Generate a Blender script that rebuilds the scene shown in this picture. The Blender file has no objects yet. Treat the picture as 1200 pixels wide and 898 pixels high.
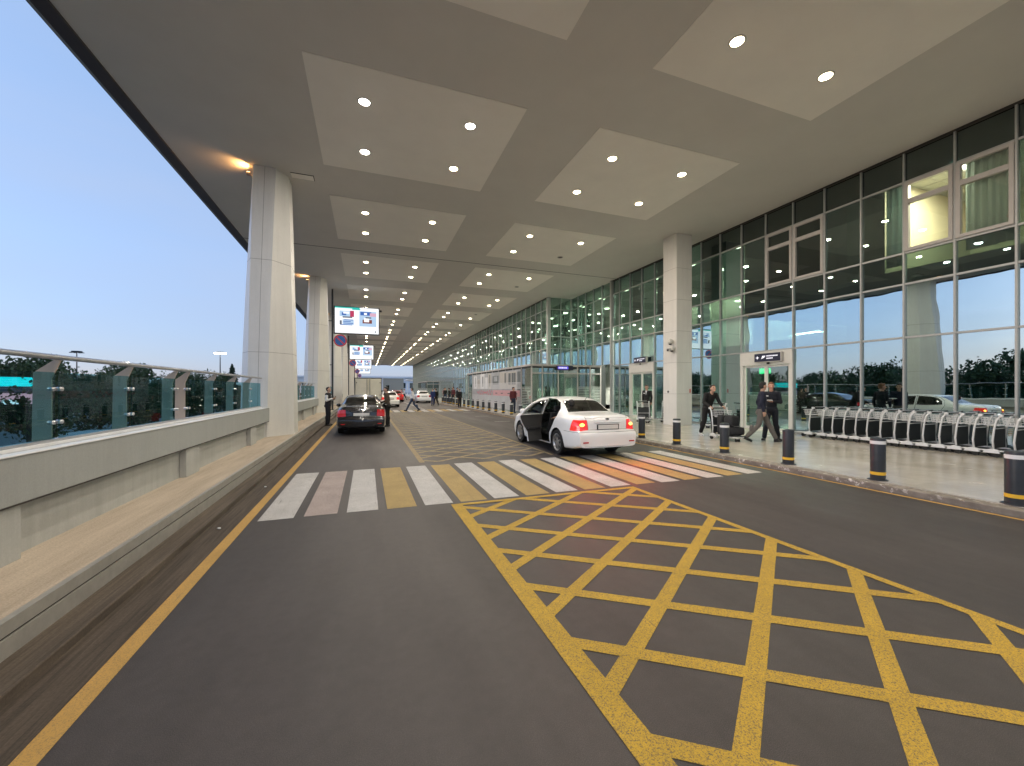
import bpy, bmesh, math, random
from mathutils import Vector, Matrix
R = math.radians
random.seed(7)
scene = bpy.context.scene
COL = scene.collection

# ------------------------------------------------------------------ camera
CAM_H = 1.8
cam_data = bpy.data.cameras.new('camera')
cam = bpy.data.objects.new('camera', cam_data)
COL.objects.link(cam)
cam.location = (0, 0, CAM_H)
cam.rotation_euler = (R(90), 0, -math.atan(170 / 470))
cam_data.sensor_fit = 'HORIZONTAL'
cam_data.sensor_width = 36
cam_data.lens = 470 / 1200 * 36
cam_data.shift_y = 7 / 1200
cam_data.clip_start = 0.05
cam_data.clip_end = 4000
scene.camera = cam

# ------------------------------------------------------------------ light
SUN_AZ = R(-92)      # compass angle of the glow, from +Y towards +X
SUN_EL = R(12)
world = bpy.data.worlds.new('World')
scene.world = world
world.use_nodes = True
wn = world.node_tree
bg = wn.nodes['Background']
sky = wn.nodes.new('ShaderNodeTexSky')
sky.sky_type = 'NISHITA'
sky.sun_disc = False
sky.sun_elevation = SUN_EL
sky.sun_rotation = SUN_AZ
sky.air_density = 1.0
sky.dust_density = 0.6
sky.ozone_density = 4.5
bg.inputs['Strength'].default_value = 0.15
# dusk haze: the sky grows dimmer and more lavender towards the horizon
wtc = wn.nodes.new('ShaderNodeTexCoord'); wsp = wn.nodes.new('ShaderNodeSeparateXYZ')
wrp = wn.nodes.new('ShaderNodeValToRGB'); wmx = wn.nodes.new('ShaderNodeMix'); wmx.data_type = 'RGBA'; wmx.blend_type = 'MULTIPLY'; wmx.inputs[0].default_value = 1
e = wrp.color_ramp.elements; e[0].position = 0.0; e[0].color = (0.60, 0.47, 0.54, 1); e[1].position = 0.7; e[1].color = (1.12, 1.08, 0.98, 1); e2_ = e.new(0.25); e2_.color = (0.98, 0.82, 0.80, 1)
wn.links.new(wtc.outputs['Generated'], wsp.inputs[0]); wn.links.new(wsp.outputs['Z'], wrp.inputs[0])
wn.links.new(sky.outputs[0], wmx.inputs[6]); wn.links.new(wrp.outputs[0], wmx.inputs[7]); 
wm2 = wn.nodes.new('ShaderNodeMix'); wm2.data_type = 'RGBA'; wm2.inputs[0].default_value = 0.42; wm2.inputs[7].default_value = (1.22, 1.48, 2.02, 1)
wcl = wn.nodes.new('ShaderNodeTexNoise'); wcl.inputs['Scale'].default_value = 1.6; wcl.inputs['Detail'].default_value = 5
wmp = wn.nodes.new('ShaderNodeMapping'); wmp.inputs['Scale'].default_value = (1, 1, 3.5); wn.links.new(wtc.outputs['Generated'], wmp.inputs[0]); wn.links.new(wmp.outputs[0], wcl.inputs['Vector'])
wcr = wn.nodes.new('ShaderNodeMapRange'); wcr.inputs[1].default_value = 0.35; wcr.inputs[2].default_value = 0.7; wcr.inputs[3].default_value = 0.42; wcr.inputs[4].default_value = 0.72
wn.links.new(wcl.outputs[0], wcr.inputs[0]); wn.links.new(wcr.outputs[0], wm2.inputs[0])
wn.links.new(wmx.outputs[2], wm2.inputs[6]); wn.links.new(wm2.outputs[2], bg.inputs[0])
sun_d = bpy.data.lights.new('sun', 'SUN')
sun_d.energy = 0.12
sun_d.angle = R(15)
sun_d.color = (1.0, 0.86, 0.74)
sun = bpy.data.objects.new('sun', sun_d)
COL.objects.link(sun)
sd = Vector((math.sin(SUN_AZ) * math.cos(SUN_EL), math.cos(SUN_AZ) * math.cos(SUN_EL), math.sin(SUN_EL)))
sun.rotation_euler = sd.to_track_quat('Z', 'Y').to_euler()

scene.view_settings.view_transform = 'Standard'
scene.view_settings.look = 'None'
scene.view_settings.gamma = 1
scene.view_settings.exposure = 1.48
LAMP_W = 19.5

# ------------------------------------------------------------------ materials
def nmat(name):
    m = bpy.data.materials.new(name)
    m.use_nodes = True
    return m, m.node_tree.nodes, m.node_tree.links, m.node_tree.nodes['Principled BSDF']

def pmat(name, col, rough=0.6, metal=0.0, var=0.0, vscale=6.0, bump=0.0, bscale=40.0, coat=0.0, spec=0.5, emit=None, estr=0.0, rvar=0.0):
    m, n, l, b = nmat(name)
    b.inputs['Base Color'].default_value = (*col, 1)
    b.inputs['Roughness'].default_value = rough
    b.inputs['Metallic'].default_value = metal
    b.inputs['Coat Weight'].default_value = coat
    b.inputs['Coat Roughness'].default_value = 0.04
    b.inputs['Specular IOR Level'].default_value = spec
    if emit:
        b.inputs['Emission Color'].default_value = (*emit, 1)
        b.inputs['Emission Strength'].default_value = estr
    if var or rvar:
        tc = n.new('ShaderNodeTexCoord'); nz = n.new('ShaderNodeTexNoise')
        nz.inputs['Scale'].default_value = vscale; nz.inputs['Detail'].default_value = 6
        nz.inputs['Roughness'].default_value = 0.65
        l.new(tc.outputs['Object'], nz.inputs['Vector'])
        if var:
            mr = n.new('ShaderNodeMapRange'); mr.inputs[1].default_value = 0.3; mr.inputs[2].default_value = 0.7
            mr.inputs[3].default_value = 1 - var; mr.inputs[4].default_value = 1 + var
            l.new(nz.outputs[0], mr.inputs[0])
            mx = n.new('ShaderNodeVectorMath'); mx.operation = 'SCALE'; mx.inputs[0].default_value = col
            l.new(mr.outputs[0], mx.inputs['Scale']); l.new(mx.outputs[0], b.inputs['Base Color'])
        if rvar:
            mr2 = n.new('ShaderNodeMapRange'); mr2.inputs[1].default_value = 0.3; mr2.inputs[2].default_value = 0.7
            mr2.inputs[3].default_value = max(0.02, rough - rvar); mr2.inputs[4].default_value = min(1, rough + rvar)
            l.new(nz.outputs[0], mr2.inputs[0]); l.new(mr2.outputs[0], b.inputs['Roughness'])
    if bump:
        tc = n.new('ShaderNodeTexCoord'); nz = n.new('ShaderNodeTexNoise')
        nz.inputs['Scale'].default_value = bscale; nz.inputs['Detail'].default_value = 4
        bp = n.new('ShaderNodeBump'); bp.inputs['Strength'].default_value = bump; bp.inputs['Distance'].default_value = 0.02
        l.new(tc.outputs['Object'], nz.inputs['Vector']); l.new(nz.outputs[0], bp.inputs['Height']); l.new(bp.outputs[0], b.inputs['Normal'])
    return m

def emat(name, col, s):
    m = bpy.data.materials.new(name); m.use_nodes = True
    n = m.node_tree.nodes; n.clear()
    e = n.new('ShaderNodeEmission'); e.inputs[0].default_value = (*col, 1); e.inputs[1].default_value = s
    o = n.new('ShaderNodeOutputMaterial'); m.node_tree.links.new(e.outputs[0], o.inputs[0])
    return m

def glassmat(name, tint, refl, rcol=(1, 1, 1), wav=0.0, rough=0.0, edge=0.45, wscale=0.7):
    m = bpy.data.materials.new(name); m.use_nodes = True
    n = m.node_tree.nodes; n.clear(); l = m.node_tree.links
    o = n.new('ShaderNodeOutputMaterial'); mx = n.new('ShaderNodeMixShader')
    t = n.new('ShaderNodeBsdfTransparent'); t.inputs[0].default_value = (*tint, 1)
    g = n.new('ShaderNodeBsdfGlossy'); g.inputs[0].default_value = (*rcol, 1); g.inputs['Roughness'].default_value = rough
    lw = n.new('ShaderNodeLayerWeight'); lw.inputs[0].default_value = 0.5
    pw = n.new('ShaderNodeMath'); pw.operation = 'POWER'; pw.inputs[1].default_value = 3.0
    mr = n.new('ShaderNodeMapRange'); mr.inputs[3].default_value = refl; mr.inputs[4].default_value = min(1, refl + edge)
    l.new(lw.outputs['Facing'], pw.inputs[0]); l.new(pw.outputs[0], mr.inputs[0]); l.new(mr.outputs[0], mx.inputs[0])
    l.new(t.outputs[0], mx.inputs[1]); l.new(g.outputs[0], mx.inputs[2]); l.new(mx.outputs[0], o.inputs[0])
    if wav:
        ge = n.new('ShaderNodeNewGeometry'); nz = n.new('ShaderNodeTexNoise'); nz.inputs['Scale'].default_value = wscale
        nz.inputs['Detail'].default_value = 1.5
        bp = n.new('ShaderNodeBump'); bp.inputs['Strength'].default_value = 1.0; bp.inputs['Distance'].default_value = wav
        l.new(ge.outputs['Position'], nz.inputs['Vector']); l.new(nz.outputs[0], bp.inputs['Height']); l.new(bp.outputs[0], g.inputs['Normal'])
    return m

def noise(n, l, src, scale, detail=6, rough=0.6, dim=None):
    nz = n.new('ShaderNodeTexNoise'); nz.inputs['Scale'].default_value = scale
    nz.inputs['Detail'].default_value = detail; nz.inputs['Roughness'].default_value = rough
    l.new(src, nz.inputs['Vector']); return nz.outputs[0]
def ramp(n, l, src, stops):
    r = n.new('ShaderNodeValToRGB'); e = r.color_ramp.elements
    while len(e) < len(stops): e.new(0.5)
    for k, (p, c) in enumerate(stops):
        e[k].position = p; e[k].color = (*c, 1) if len(c) == 3 else c
    l.new(src, r.inputs[0]); return r.outputs[0]
def mul(n, l, a, b):
    m = n.new('ShaderNodeMix'); m.data_type = 'RGBA'; m.blend_type = 'MULTIPLY'; m.inputs[0].default_value = 1
    l.new(a, m.inputs[6]); l.new(b, m.inputs[7]); return m.outputs[2]
def mixc(n, l, f, a, b):
    m = n.new('ShaderNodeMix'); m.data_type = 'RGBA'
    l.new(f, m.inputs[0])
    for s, i in ((a, 6), (b, 7)):
        if isinstance(s, tuple): m.inputs[i].default_value = (*s, 1)
        else: l.new(s, m.inputs[i])
    return m.outputs[2]
def g3(v): return (v, v, v)

def asphalt_mat():
    m, n, l, b = nmat('asphalt')
    geo = n.new('ShaderNodeNewGeometry'); P = geo.outputs['Position']
    mp = n.new('ShaderNodeMapping'); mp.inputs['Scale'].default_value = (1.0, 0.16, 1); l.new(P, mp.inputs[0])
    big = ramp(n, l, noise(n, l, P, 0.35, 4), [(0.3, (0.044, 0.037, 0.036)), (0.7, (0.060, 0.051, 0.049))])
    streak = ramp(n, l, noise(n, l, mp.outputs[0], 1.3, 5), [(0.33, g3(0.82)), (0.67, g3(1.14))])
    fine = ramp(n, l, noise(n, l, P, 220, 2), [(0.34, g3(0.55)), (0.52, g3(1.0)), (0.70, g3(1.75))])
    mid = ramp(n, l, noise(n, l, P, 9, 6, 0.7), [(0.3, g3(0.86)), (0.7, g3(1.12))])
    c = mul(n, l, mul(n, l, mul(n, l, big, streak), fine), mid)
    l.new(c, b.inputs['Base Color'])
    rr = ramp(n, l, noise(n, l, mp.outputs[0], 0.9, 4), [(0.3, g3(0.5)), (0.7, g3(0.68))])
    l.new(rr, b.inputs['Roughness'])
    bp = n.new('ShaderNodeBump'); bp.inputs['Strength'].default_value = 0.25; bp.inputs['Distance'].default_value = 0.004
    l.new(noise(n, l, P, 260, 2), bp.inputs['Height']); l.new(bp.outputs[0], b.inputs['Normal'])
    return m

def paint_mat(name, col, wear=0.36, dark=(0.09, 0.08, 0.07), streaks=True, lo=0.8):
    m, n, l, b = nmat(name)
    geo = n.new('ShaderNodeNewGeometry'); P = geo.outputs['Position']
    v = n.new('ShaderNodeVectorMath'); v.operation = 'SCALE'; v.inputs[0].default_value = col
    base = ramp(n, l, noise(n, l, P, 1.6, 5, 0.7), [(0.3, tuple(c * lo for c in col)), (0.7, col)])
    fine = ramp(n, l, noise(n, l, P, 95, 4, 0.8), [(wear, g3(0.15)), (wear + 0.10, g3(1))])
    crumbs = ramp(n, l, noise(n, l, P, 150, 2, 0.6), [(0.36, g3(0.35)), (0.46, g3(1))])
    f = mul(n, l, fine, crumbs)
    if streaks:   # thin dark tyre scrapes running along the road
        mp = n.new('ShaderNodeMapping'); mp.inputs['Scale'].default_value = (24, 0.9, 1); mp.inputs['Rotation'].default_value = (0, 0, 0.25)
        l.new(P, mp.inputs[0])
        s1 = ramp(n, l, noise(n, l, mp.outputs[0], 1.0, 4, 0.8), [(0.31, g3(0.35)), (0.37, g3(1))])
        f = mul(n, l, f, s1)
    c = mixc(n, l, f, dark, base)
    l.new(c, b.inputs['Base Color'])
    b.inputs['Roughness'].default_value = 0.75; b.inputs['Specular IOR Level'].default_value = 0.25
    return m

def tile_mat():
    m, n, l, b = nmat('granite_tiles')
    geo = n.new('ShaderNodeNewGeometry'); P = geo.outputs['Position']
    br = n.new('ShaderNodeTexBrick'); br.offset = 0
    br.inputs['Scale'].default_value = 1.0; br.inputs['Brick Width'].default_value = 0.6; br.inputs['Row Height'].default_value = 0.6
    br.inputs['Mortar Size'].default_value = 0.004; br.inputs['Color1'].default_value = (0.49, 0.45, 0.385, 1)
    br.inputs['Color2'].default_value = (0.54, 0.50, 0.43, 1); br.inputs['Mortar'].default_value = (0.42, 0.385, 0.33, 1)
    l.new(P, br.inputs['Vector'])
    st = ramp(n, l, noise(n, l, P, 1.1, 6, 0.65), [(0.3, g3(0.82)), (0.7, g3(1.08))])
    sp = ramp(n, l, noise(n, l, P, 90, 2), [(0.3, g3(0.88)), (0.7, g3(1.08))])
    l.new(mul(n, l, mul(n, l, br.outputs[0], st), sp), b.inputs['Base Color'])
    l.new(ramp(n, l, noise(n, l, P, 1.6, 5), [(0.3, g3(0.18)), (0.7, g3(0.28))]), b.inputs['Roughness'])
    bp = n.new('ShaderNodeBump'); bp.inputs['Strength'].default_value = 0.015; bp.inputs['Distance'].default_value = 0.01
    l.new(noise(n, l, P, 2.2, 2), bp.inputs['Height']); l.new(bp.outputs[0], b.inputs['Normal'])
    return m

def kerb_mat():
    m, n, l, b = nmat('worn_kerb')
    geo = n.new('ShaderNodeNewGeometry'); P = geo.outputs['Position']
    mp = n.new('ShaderNodeMapping'); mp.inputs['Scale'].default_value = (2.2, 1, 1); l.new(P, mp.inputs[0])
    base = ramp(n, l, noise(n, l, P, 5, 6), [(0.3, (0.15, 0.13, 0.11)), (0.7, (0.27, 0.245, 0.21))])
    f = ramp(n, l, noise(n, l, mp.outputs[0], 8, 6, 0.7), [(0.57, g3(0)), (0.66, g3(0.9))])
    f2 = ramp(n, l, noise(n, l, P, 0.55, 2), [(0.36, g3(0)), (0.55, g3(1))])
    l.new(mixc(n, l, mul(n, l, f, f2), base, (0.75, 0.73, 0.7)), b.inputs['Base Color'])
    b.inputs['Roughness'].default_value = 0.7
    return m

def dirty_mat(name, c0, c1, scale=3, rough=0.8, stretch=3):
    m, n, l, b = nmat(name)
    geo = n.new('ShaderNodeNewGeometry'); P = geo.outputs['Position']
    mp = n.new('ShaderNodeMapping'); mp.inputs['Scale'].default_value = (stretch, 0.3, 1); l.new(P, mp.inputs[0])
    a = ramp(n, l, noise(n, l, mp.outputs[0], scale, 6, 0.7), [(0.3, c0), (0.72, c1)])
    s = ramp(n, l, noise(n, l, P, 70, 3), [(0.3, g3(0.78)), (0.7, g3(1.15))])
    l.new(mul(n, l, a, s), b.inputs['Base Color']); b.inputs['Roughness'].default_value = rough
    return m

def stripe_glass():   # clear vestibule glass with frosted bands
    m = bpy.data.materials.new('banded_glass'); m.use_nodes = True
    n = m.node_tree.nodes; n.clear(); l = m.node_tree.links
    o = n.new('ShaderNodeOutputMaterial')
    t = n.new('ShaderNodeBsdfTransparent'); t.inputs[0].default_value = (0.45, 0.6, 0.54, 1)
    g = n.new('ShaderNodeBsdfGlossy'); g.inputs['Roughness'].default_value = 0.01
    d = n.new('ShaderNodeBsdfDiffuse'); d.inputs[0].default_value = (0.42, 0.46, 0.43, 1)
    geo = n.new('ShaderNodeNewGeometry'); sp = n.new('ShaderNodeSeparateXYZ'); l.new(geo.outputs['Position'], sp.inputs[0])
    md = n.new('ShaderNodeMath'); md.operation = 'PINGPONG'; md.inputs[1].default_value = 0.055; l.new(sp.outputs['Z'], md.inputs[0])
    gt = n.new('ShaderNodeMath'); gt.operation = 'GREATER_THAN'; gt.inputs[1].default_value = 0.031; l.new(md.outputs[0], gt.inputs[0])
    lt = n.new('ShaderNodeMath'); lt.operation = 'LESS_THAN'; lt.inputs[1].default_value = 1.95; l.new(sp.outputs['Z'], lt.inputs[0])
    gg = n.new('ShaderNodeMath'); gg.operation = 'MULTIPLY'; l.new(gt.outputs[0], gg.inputs[0]); l.new(lt.outputs[0], gg.inputs[1])
    g2 = n.new('ShaderNodeMath'); g2.operation = 'MULTIPLY'; g2.inputs[1].default_value = 0.75; l.new(gg.outputs[0], g2.inputs[0])
    m1 = n.new('ShaderNodeMixShader'); m1.inputs[0].default_value = 0.3; l.new(t.outputs[0], m1.inputs[1]); l.new(g.outputs[0], m1.inputs[2])
    m2 = n.new('ShaderNodeMixShader'); l.new(g2.outputs[0], m2.inputs[0]); l.new(m1.outputs[0], m2.inputs[1]); l.new(d.outputs[0], m2.inputs[2])
    l.new(m2.outputs[0], o.inputs[0]); return m

def streak_mat(name, col, rough, amt=0.14):
    m, n, l, b = nmat(name)
    geo = n.new('ShaderNodeNewGeometry'); P = geo.outputs['Position']
    mp = n.new('ShaderNodeMapping'); mp.inputs['Scale'].default_value = (5, 5, 0.35); l.new(P, mp.inputs[0])
    a = ramp(n, l, noise(n, l, mp.outputs[0], 1.3, 6, 0.7), [(0.32, g3(1 - amt)), (0.6, g3(1.0))])
    c = ramp(n, l, noise(n, l, P, 0.9, 5, 0.65), [(0.3, g3(1 - amt * .7)), (0.7, g3(1.03))])
    d = ramp(n, l, noise(n, l, P, 70, 3), [(0.3, g3(0.94)), (0.7, g3(1.05))])
    v = n.new('ShaderNodeRGB'); v.outputs[0].default_value = (*col, 1)
    l.new(mul(n, l, mul(n, l, mul(n, l, v.outputs[0], a), c), d), b.inputs['Base Color']); b.inputs['Roughness'].default_value = rough
    return m
M = {}
M['asphalt'] = asphalt_mat()
M['yellow'] = paint_mat('yellow_road_paint', (0.58, 0.37, 0.045), 0.39)
M['yellow_line'] = paint_mat('edge_line_paint', (0.56, 0.34, 0.10), 0.35, (0.2, 0.15, 0.09))
M['faded'] = paint_mat('faded_road_paint', (0.40, 0.31, 0.17), 0.40)
M['white_paint'] = paint_mat('white_road_paint', (0.60, 0.58, 0.56), 0.35, lo=0.75)
M['pink_paint'] = paint_mat('worn_white_paint', (0.46, 0.38, 0.35), 0.36, lo=0.75)
M['ochre'] = paint_mat('ochre_crossing_paint', (0.47, 0.335, 0.13), 0.36, lo=0.75)
M['tiles'] = tile_mat()
M['kerb'] = kerb_mat()
M['dust'] = dirty_mat('dusty_gutter', (0.028, 0.021, 0.016), (0.12, 0.092, 0.068), 3, 0.85, 9)
M['step'] = dirty_mat('dirty_step', (0.04, 0.031, 0.024), (0.15, 0.118, 0.09), 2.2, 0.85, 10)
M['walk'] = dirty_mat('sandy_walkway', (0.40, 0.33, 0.255), (0.60, 0.51, 0.41), 1.6)
M['parapet'] = streak_mat('grey_parapet_paint', (0.375, 0.39, 0.385), 0.7, 0.08)
M['recess'] = streak_mat('recess_wall_paint', (0.45, 0.455, 0.435), 0.75, 0.13)
M['coping'] = pmat('pale_coping', (0.86, 0.86, 0.88), 0.45, var=0.06)
M['soffit'] = pmat('soffit_paint', (0.64, 0.61, 0.565), 0.85, var=0.03, vscale=0.7, bump=0.15, bscale=150)
M['panel'] = pmat('soffit_panel', (0.88, 0.835, 0.765), 0.85, var=0.025, vscale=1.0, bump=0.15, bscale=150)
M['joint_and_shade'] = pmat('dark_joint_and_shade', (0.05, 0.045, 0.04), 0.8)  # dark joints, and the shade strip painted in under the parapet beam
M['fascia'] = pmat('brown_fascia', (0.055, 0.045, 0.045), 0.5, var=0.15, vscale=2)
M['column'] = streak_mat('column_cladding', (0.71, 0.695, 0.66), 0.42, 0.07)
M['alu'] = pmat('aluminium_profile', (0.37, 0.38, 0.375), 0.4, metal=0.25, var=0.05)
M['frame'] = pmat('window_frame_alu', (0.44, 0.42, 0.40), 0.45, var=0.05)
M['door_frame'] = pmat('white_door_frame', (0.62, 0.61, 0.57), 0.45, var=0.04)
M['steel'] = pmat('brushed_steel', (0.55, 0.55, 0.56), 0.28, metal=0.9, var=0.06, vscale=20)
M['steel_tan'] = pmat('tan_lit_steel', (0.46, 0.37, 0.29), 0.5, metal=0.1)
M['strip'] = pmat('kerb_edge_steel', (0.42, 0.41, 0.38), 0.45, metal=0.4, var=0.12, vscale=8)
M['glass_f'] = glassmat('facade_glass', (0.40, 0.49, 0.43), 0.50, (0.78, 0.95, 1.0), wav=0.0045)
M['glass_u'] = glassmat('upper_facade_glass', (0.42, 0.52, 0.46), 0.22, (0.75, 0.93, 0.95), wav=0.0045)
M['glass_s'] = glassmat('spandrel_glass', (0.03, 0.045, 0.043), 0.16, (0.8, 0.95, 0.95), wav=0.006)
M['glass_d'] = glassmat('door_glass', (0.52, 0.64, 0.58), 0.2, (0.9, 1, 1), wav=0.003)
M['glass_band'] = stripe_glass()
M['glass_r'] = glassmat('railing_glass', (0.52, 0.73, 0.76), 0.035, (0.9, 1, 1), edge=0.06)
M['glass_o'] = glassmat('office_window_glass', (0.88, 0.92, 0.86), 0.12)
M['charcoal'] = pmat('charcoal_metal', (0.03, 0.034, 0.04), 0.38, var=0.15, vscale=8, rvar=0.1)
M['black'] = pmat('black_plastic', (0.012, 0.012, 0.013), 0.45)
M['rubber'] = pmat('black_rubber', (0.014, 0.014, 0.014), 0.75)
M['refl_white'] = pmat('reflective_white', (0.8, 0.8, 0.8), 0.4)
M['refl_yellow'] = pmat('reflective_yellow', (0.85, 0.50, 0.04), 0.4)
M['cream_wall'] = pmat('cream_wall', (0.66, 0.58, 0.42), 0.8)
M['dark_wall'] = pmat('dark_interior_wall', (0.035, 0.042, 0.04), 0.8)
M['hall_wall'] = pmat('hall_wall', (0.34, 0.35, 0.31), 0.8, var=0.35, vscale=0.6)
M['hall_floor'] = pmat('hall_floor', (0.22, 0.22, 0.2), 0.25, var=0.1)
M['hall_ceiling'] = pmat('hall_ceiling', (0.56, 0.56, 0.50), 0.8, var=0.1)
M['curtain'] = pmat('pale_teal_curtain', (0.42, 0.52, 0.50), 0.8)
M['sign_navy'] = pmat('navy_sign', (0.012, 0.012, 0.035), 0.35)
M['sign_text'] = pmat('sign_lettering', (0.75, 0.75, 0.8), 0.5, emit=(0.8, 0.8, 1), estr=0.25)
M['sign_blue'] = pmat('backlit_blue_sign', (0.06, 0.05, 0.3), 0.4, emit=(0.14, 0.1, 0.75), estr=0.35)
M['grass'] = pmat('dry_grass_ground', (0.07, 0.085, 0.05), 0.9, var=0.4, vscale=0.05)
M['lot'] = pmat('car_park_asphalt', (0.2, 0.2, 0.2), 0.8, var=0.2, vscale=0.1)
M['lamp_warm'] = emat('warm_diffuser', (1.0, 0.84, 0.52), 16)
M['lamp_cool'] = emat('white_diffuser', (1.0, 0.93, 0.82), 18)
M['lamp_off'] = pmat('unlit_diffuser', (0.12, 0.11, 0.10), 0.5)
M['trim'] = pmat('lamp_trim', (0.55, 0.53, 0.48), 0.5)

# ------------------------------------------------------------------ mesh helpers
class MB:
    def __init__(s): s.v = []; s.f = []; s.m = []
    def face(s, pts, m=0):
        k = len(s.v); s.v += [tuple(p) for p in pts]; s.f.append(tuple(range(k, k + len(pts)))); s.m.append(m); return s
    def box(s, x0, x1, y0, y1, z0, z1, m=0):
        if x0 > x1: x0, x1 = x1, x0
        if y0 > y1: y0, y1 = y1, y0
        if z0 > z1: z0, z1 = z1, z0
        k = len(s.v)
        s.v += [(x0, y0, z0), (x1, y0, z0), (x1, y1, z0), (x0, y1, z0), (x0, y0, z1), (x1, y0, z1), (x1, y1, z1), (x0, y1, z1)]
        for f in ((0, 3, 2, 1), (4, 5, 6, 7), (0, 1, 5, 4), (1, 2, 6, 5), (2, 3, 7, 6), (3, 0, 4, 7)):
            s.f.append(tuple(k + i for i in f)); s.m.append(m)
        return s
    def loft(s, rings, m=0, cap=True, closed=True):
        k = len(s.v); n = len(rings[0])
        for r in rings: s.v += [tuple(p) for p in r]
        for i in range(len(rings) - 1):
            for j in range(n if closed else n - 1):
                a = k + i * n + j; b = k + i * n + (j + 1) % n
                s.f.append((a, b, b + n, a + n)); s.m.append(m)
        if cap and closed:
            s.f.append(tuple(k + j for j in reversed(range(n)))); s.m.append(m)
            q = k + (len(rings) - 1) * n
            s.f.append(tuple(q + j for j in range(n))); s.m.append(m)
        return s
    def tube(s, p0, p1, r0, r1=None, n=10, m=0, cap=True):
        r1 = r0 if r1 is None else r1
        p0 = Vector(p0); p1 = Vector(p1); d = (p1 - p0)
        if d.length < 1e-6: return s
        d.normalize()
        u = d.orthogonal().normalized(); w = d.cross(u)
        rings = []
        for p, r in ((p0, r0), (p1, r1)):
            rings.append([p + (u * math.cos(2 * math.pi * j / n) + w * math.sin(2 * math.pi * j / n)) * r for j in range(n)])
        return s.loft(rings, m, cap)
    def path(s, pts, r, n=8, m=0):
        pts = [Vector(p) for p in pts]; rings = []
        up = None
        for i, p in enumerate(pts):
            a = pts[max(0, i - 1)]; b = pts[min(len(pts) - 1, i + 1)]
            d = (b - a).normalized()
            if up is None: up = d.orthogonal().normalized()
            up = (up - d * up.dot(d)).normalized(); w = d.cross(up)
            rr = r[i] if isinstance(r, (list, tuple)) else r
            rings.append([p + (up * math.cos(2 * math.pi * j / n) + w * math.sin(2 * math.pi * j / n)) * rr for j in range(n)])
        return s.loft(rings, m)
    def ell(s, c, r, nu=12, nv=8, m=0, rot=None):
        rings = []
        for i in range(nv + 1):
            a = -math.pi / 2 + math.pi * (0.02 + 0.96 * i / nv)
            ring = []
            for j in range(nu):
                b = 2 * math.pi * j / nu
                p = Vector((r[0] * math.cos(a) * math.cos(b), r[1] * math.cos(a) * math.sin(b), r[2] * math.sin(a)))
                if rot: p = rot @ p
                ring.append(p + Vector(c))
            rings.append(ring)
        return s.loft(rings, m)
    def lathe(s, c, prof, n=24, m=0):
        return s.loft([[(c[0] + r * math.cos(2 * math.pi * j / n), c[1] + r * math.sin(2 * math.pi * j / n), c[2] + z) for j in range(n)] for r, z in prof], m)
    def build(s, name, mats, parent=None, smooth=False, bevel=0.0, loc=None, seg=2):
        me = bpy.data.meshes.new(name)
        me.from_pydata(s.v, [], s.f)
        if not isinstance(mats, (list, tuple)): mats = [mats]
        for mm in mats: me.materials.append(M[mm] if isinstance(mm, str) else mm)
        me.polygons.foreach_set('material_index', s.m)
        if smooth: me.polygons.foreach_set('use_smooth', [True] * len(me.polygons))
        me.update()
        o = bpy.data.objects.new(name, me); COL.objects.link(o)
        if parent: o.parent = parent
        if loc: o.location = loc
        if bevel:
            b = o.modifiers.new('bevel', 'BEVEL'); b.width = bevel; b.segments = seg; b.limit_method = 'ANGLE'
        if smooth == 'auto':
            try: me.set_sharp_from_angle(angle=R(35))
            except Exception: pass
        return o

def tag(o, label=None, cat=None, group=None, kind=None):
    if label: o['label'] = label
    if cat: o['category'] = cat
    if group: o['group'] = group
    if kind: o['kind'] = kind
    return o
def thing(name, label, cat, loc=(0, 0, 0), rz=0, group=None):
    o = bpy.data.objects.new(name, None); COL.objects.link(o)
    o.location = loc; o.rotation_euler = (0, 0, rz); o.empty_display_size = 0.2
    return tag(o, label, cat, group)
def copy_tree(o, parent=None):
    c = o.copy(); COL.objects.link(c); c.parent = parent
    for ch in list(o.children): copy_tree(ch, c)
    return c
def place(proto, used, loc, rz, label, group=None, scale=None):
    o = proto if not used else copy_tree(proto)
    o.location = loc; o.rotation_euler = (0, 0, rz); o['label'] = label
    if group: o['group'] = group
    if scale: o.scale = (scale, scale, scale)
    return o
ORD = ['first', 'second', 'third', 'fourth', 'fifth', 'sixth', 'seventh', 'eighth', 'ninth', 'tenth', 'eleventh', 'twelfth', 'thirteenth',
       'fourteenth', 'fifteenth', 'sixteenth', 'seventeenth', 'eighteenth', 'nineteenth', 'twentieth']
def ordn(i):
    if i < 20: return ORD[i]
    t = ['twenty', 'thirty', 'forty', 'fifty', 'sixty'][(i + 1) // 10 - 2]; u = (i + 1) % 10
    return (t[:-1] + 'ieth') if u == 0 else t + '-' + ORD[u - 1]
# ================================================================== SETTING
Y0, Y1 = -30.0, 150.0
SW = 0.12                      # forecourt pavement height
def struct(name, mb, mats, **k): return tag(mb.build(name, mats, **k), kind='structure')
struct('ground', MB().face([(-2500, -2500, -6.5), (2500, -2500, -6.5), (2500, 2500, -6.5), (-2500, 2500, -6.5)]), 'grass')
struct('car_park', MB().box(-120, -9, -80, 260, -6.6, -6.45), 'lot')
struct('road', MB().box(-1.95, 8.56, Y0, Y1, -0.5, 0.0), 'asphalt')
struct('deck', MB().box(-4.6, 60, Y0, Y1 + 150, -1.2, -0.502), 'parapet')
struct('road_beyond', MB().box(-4.6, 60, Y1, Y1 + 150, -0.5, 0.0), 'lot')
struct('pavement', MB().box(8.78, 40, Y0, Y1, -0.5, SW), 'tiles')
struct('kerb', MB().box(8.56, 8.78, Y0, Y1, -0.5, SW - 0.012), 'kerb', bevel=0.02)
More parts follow.
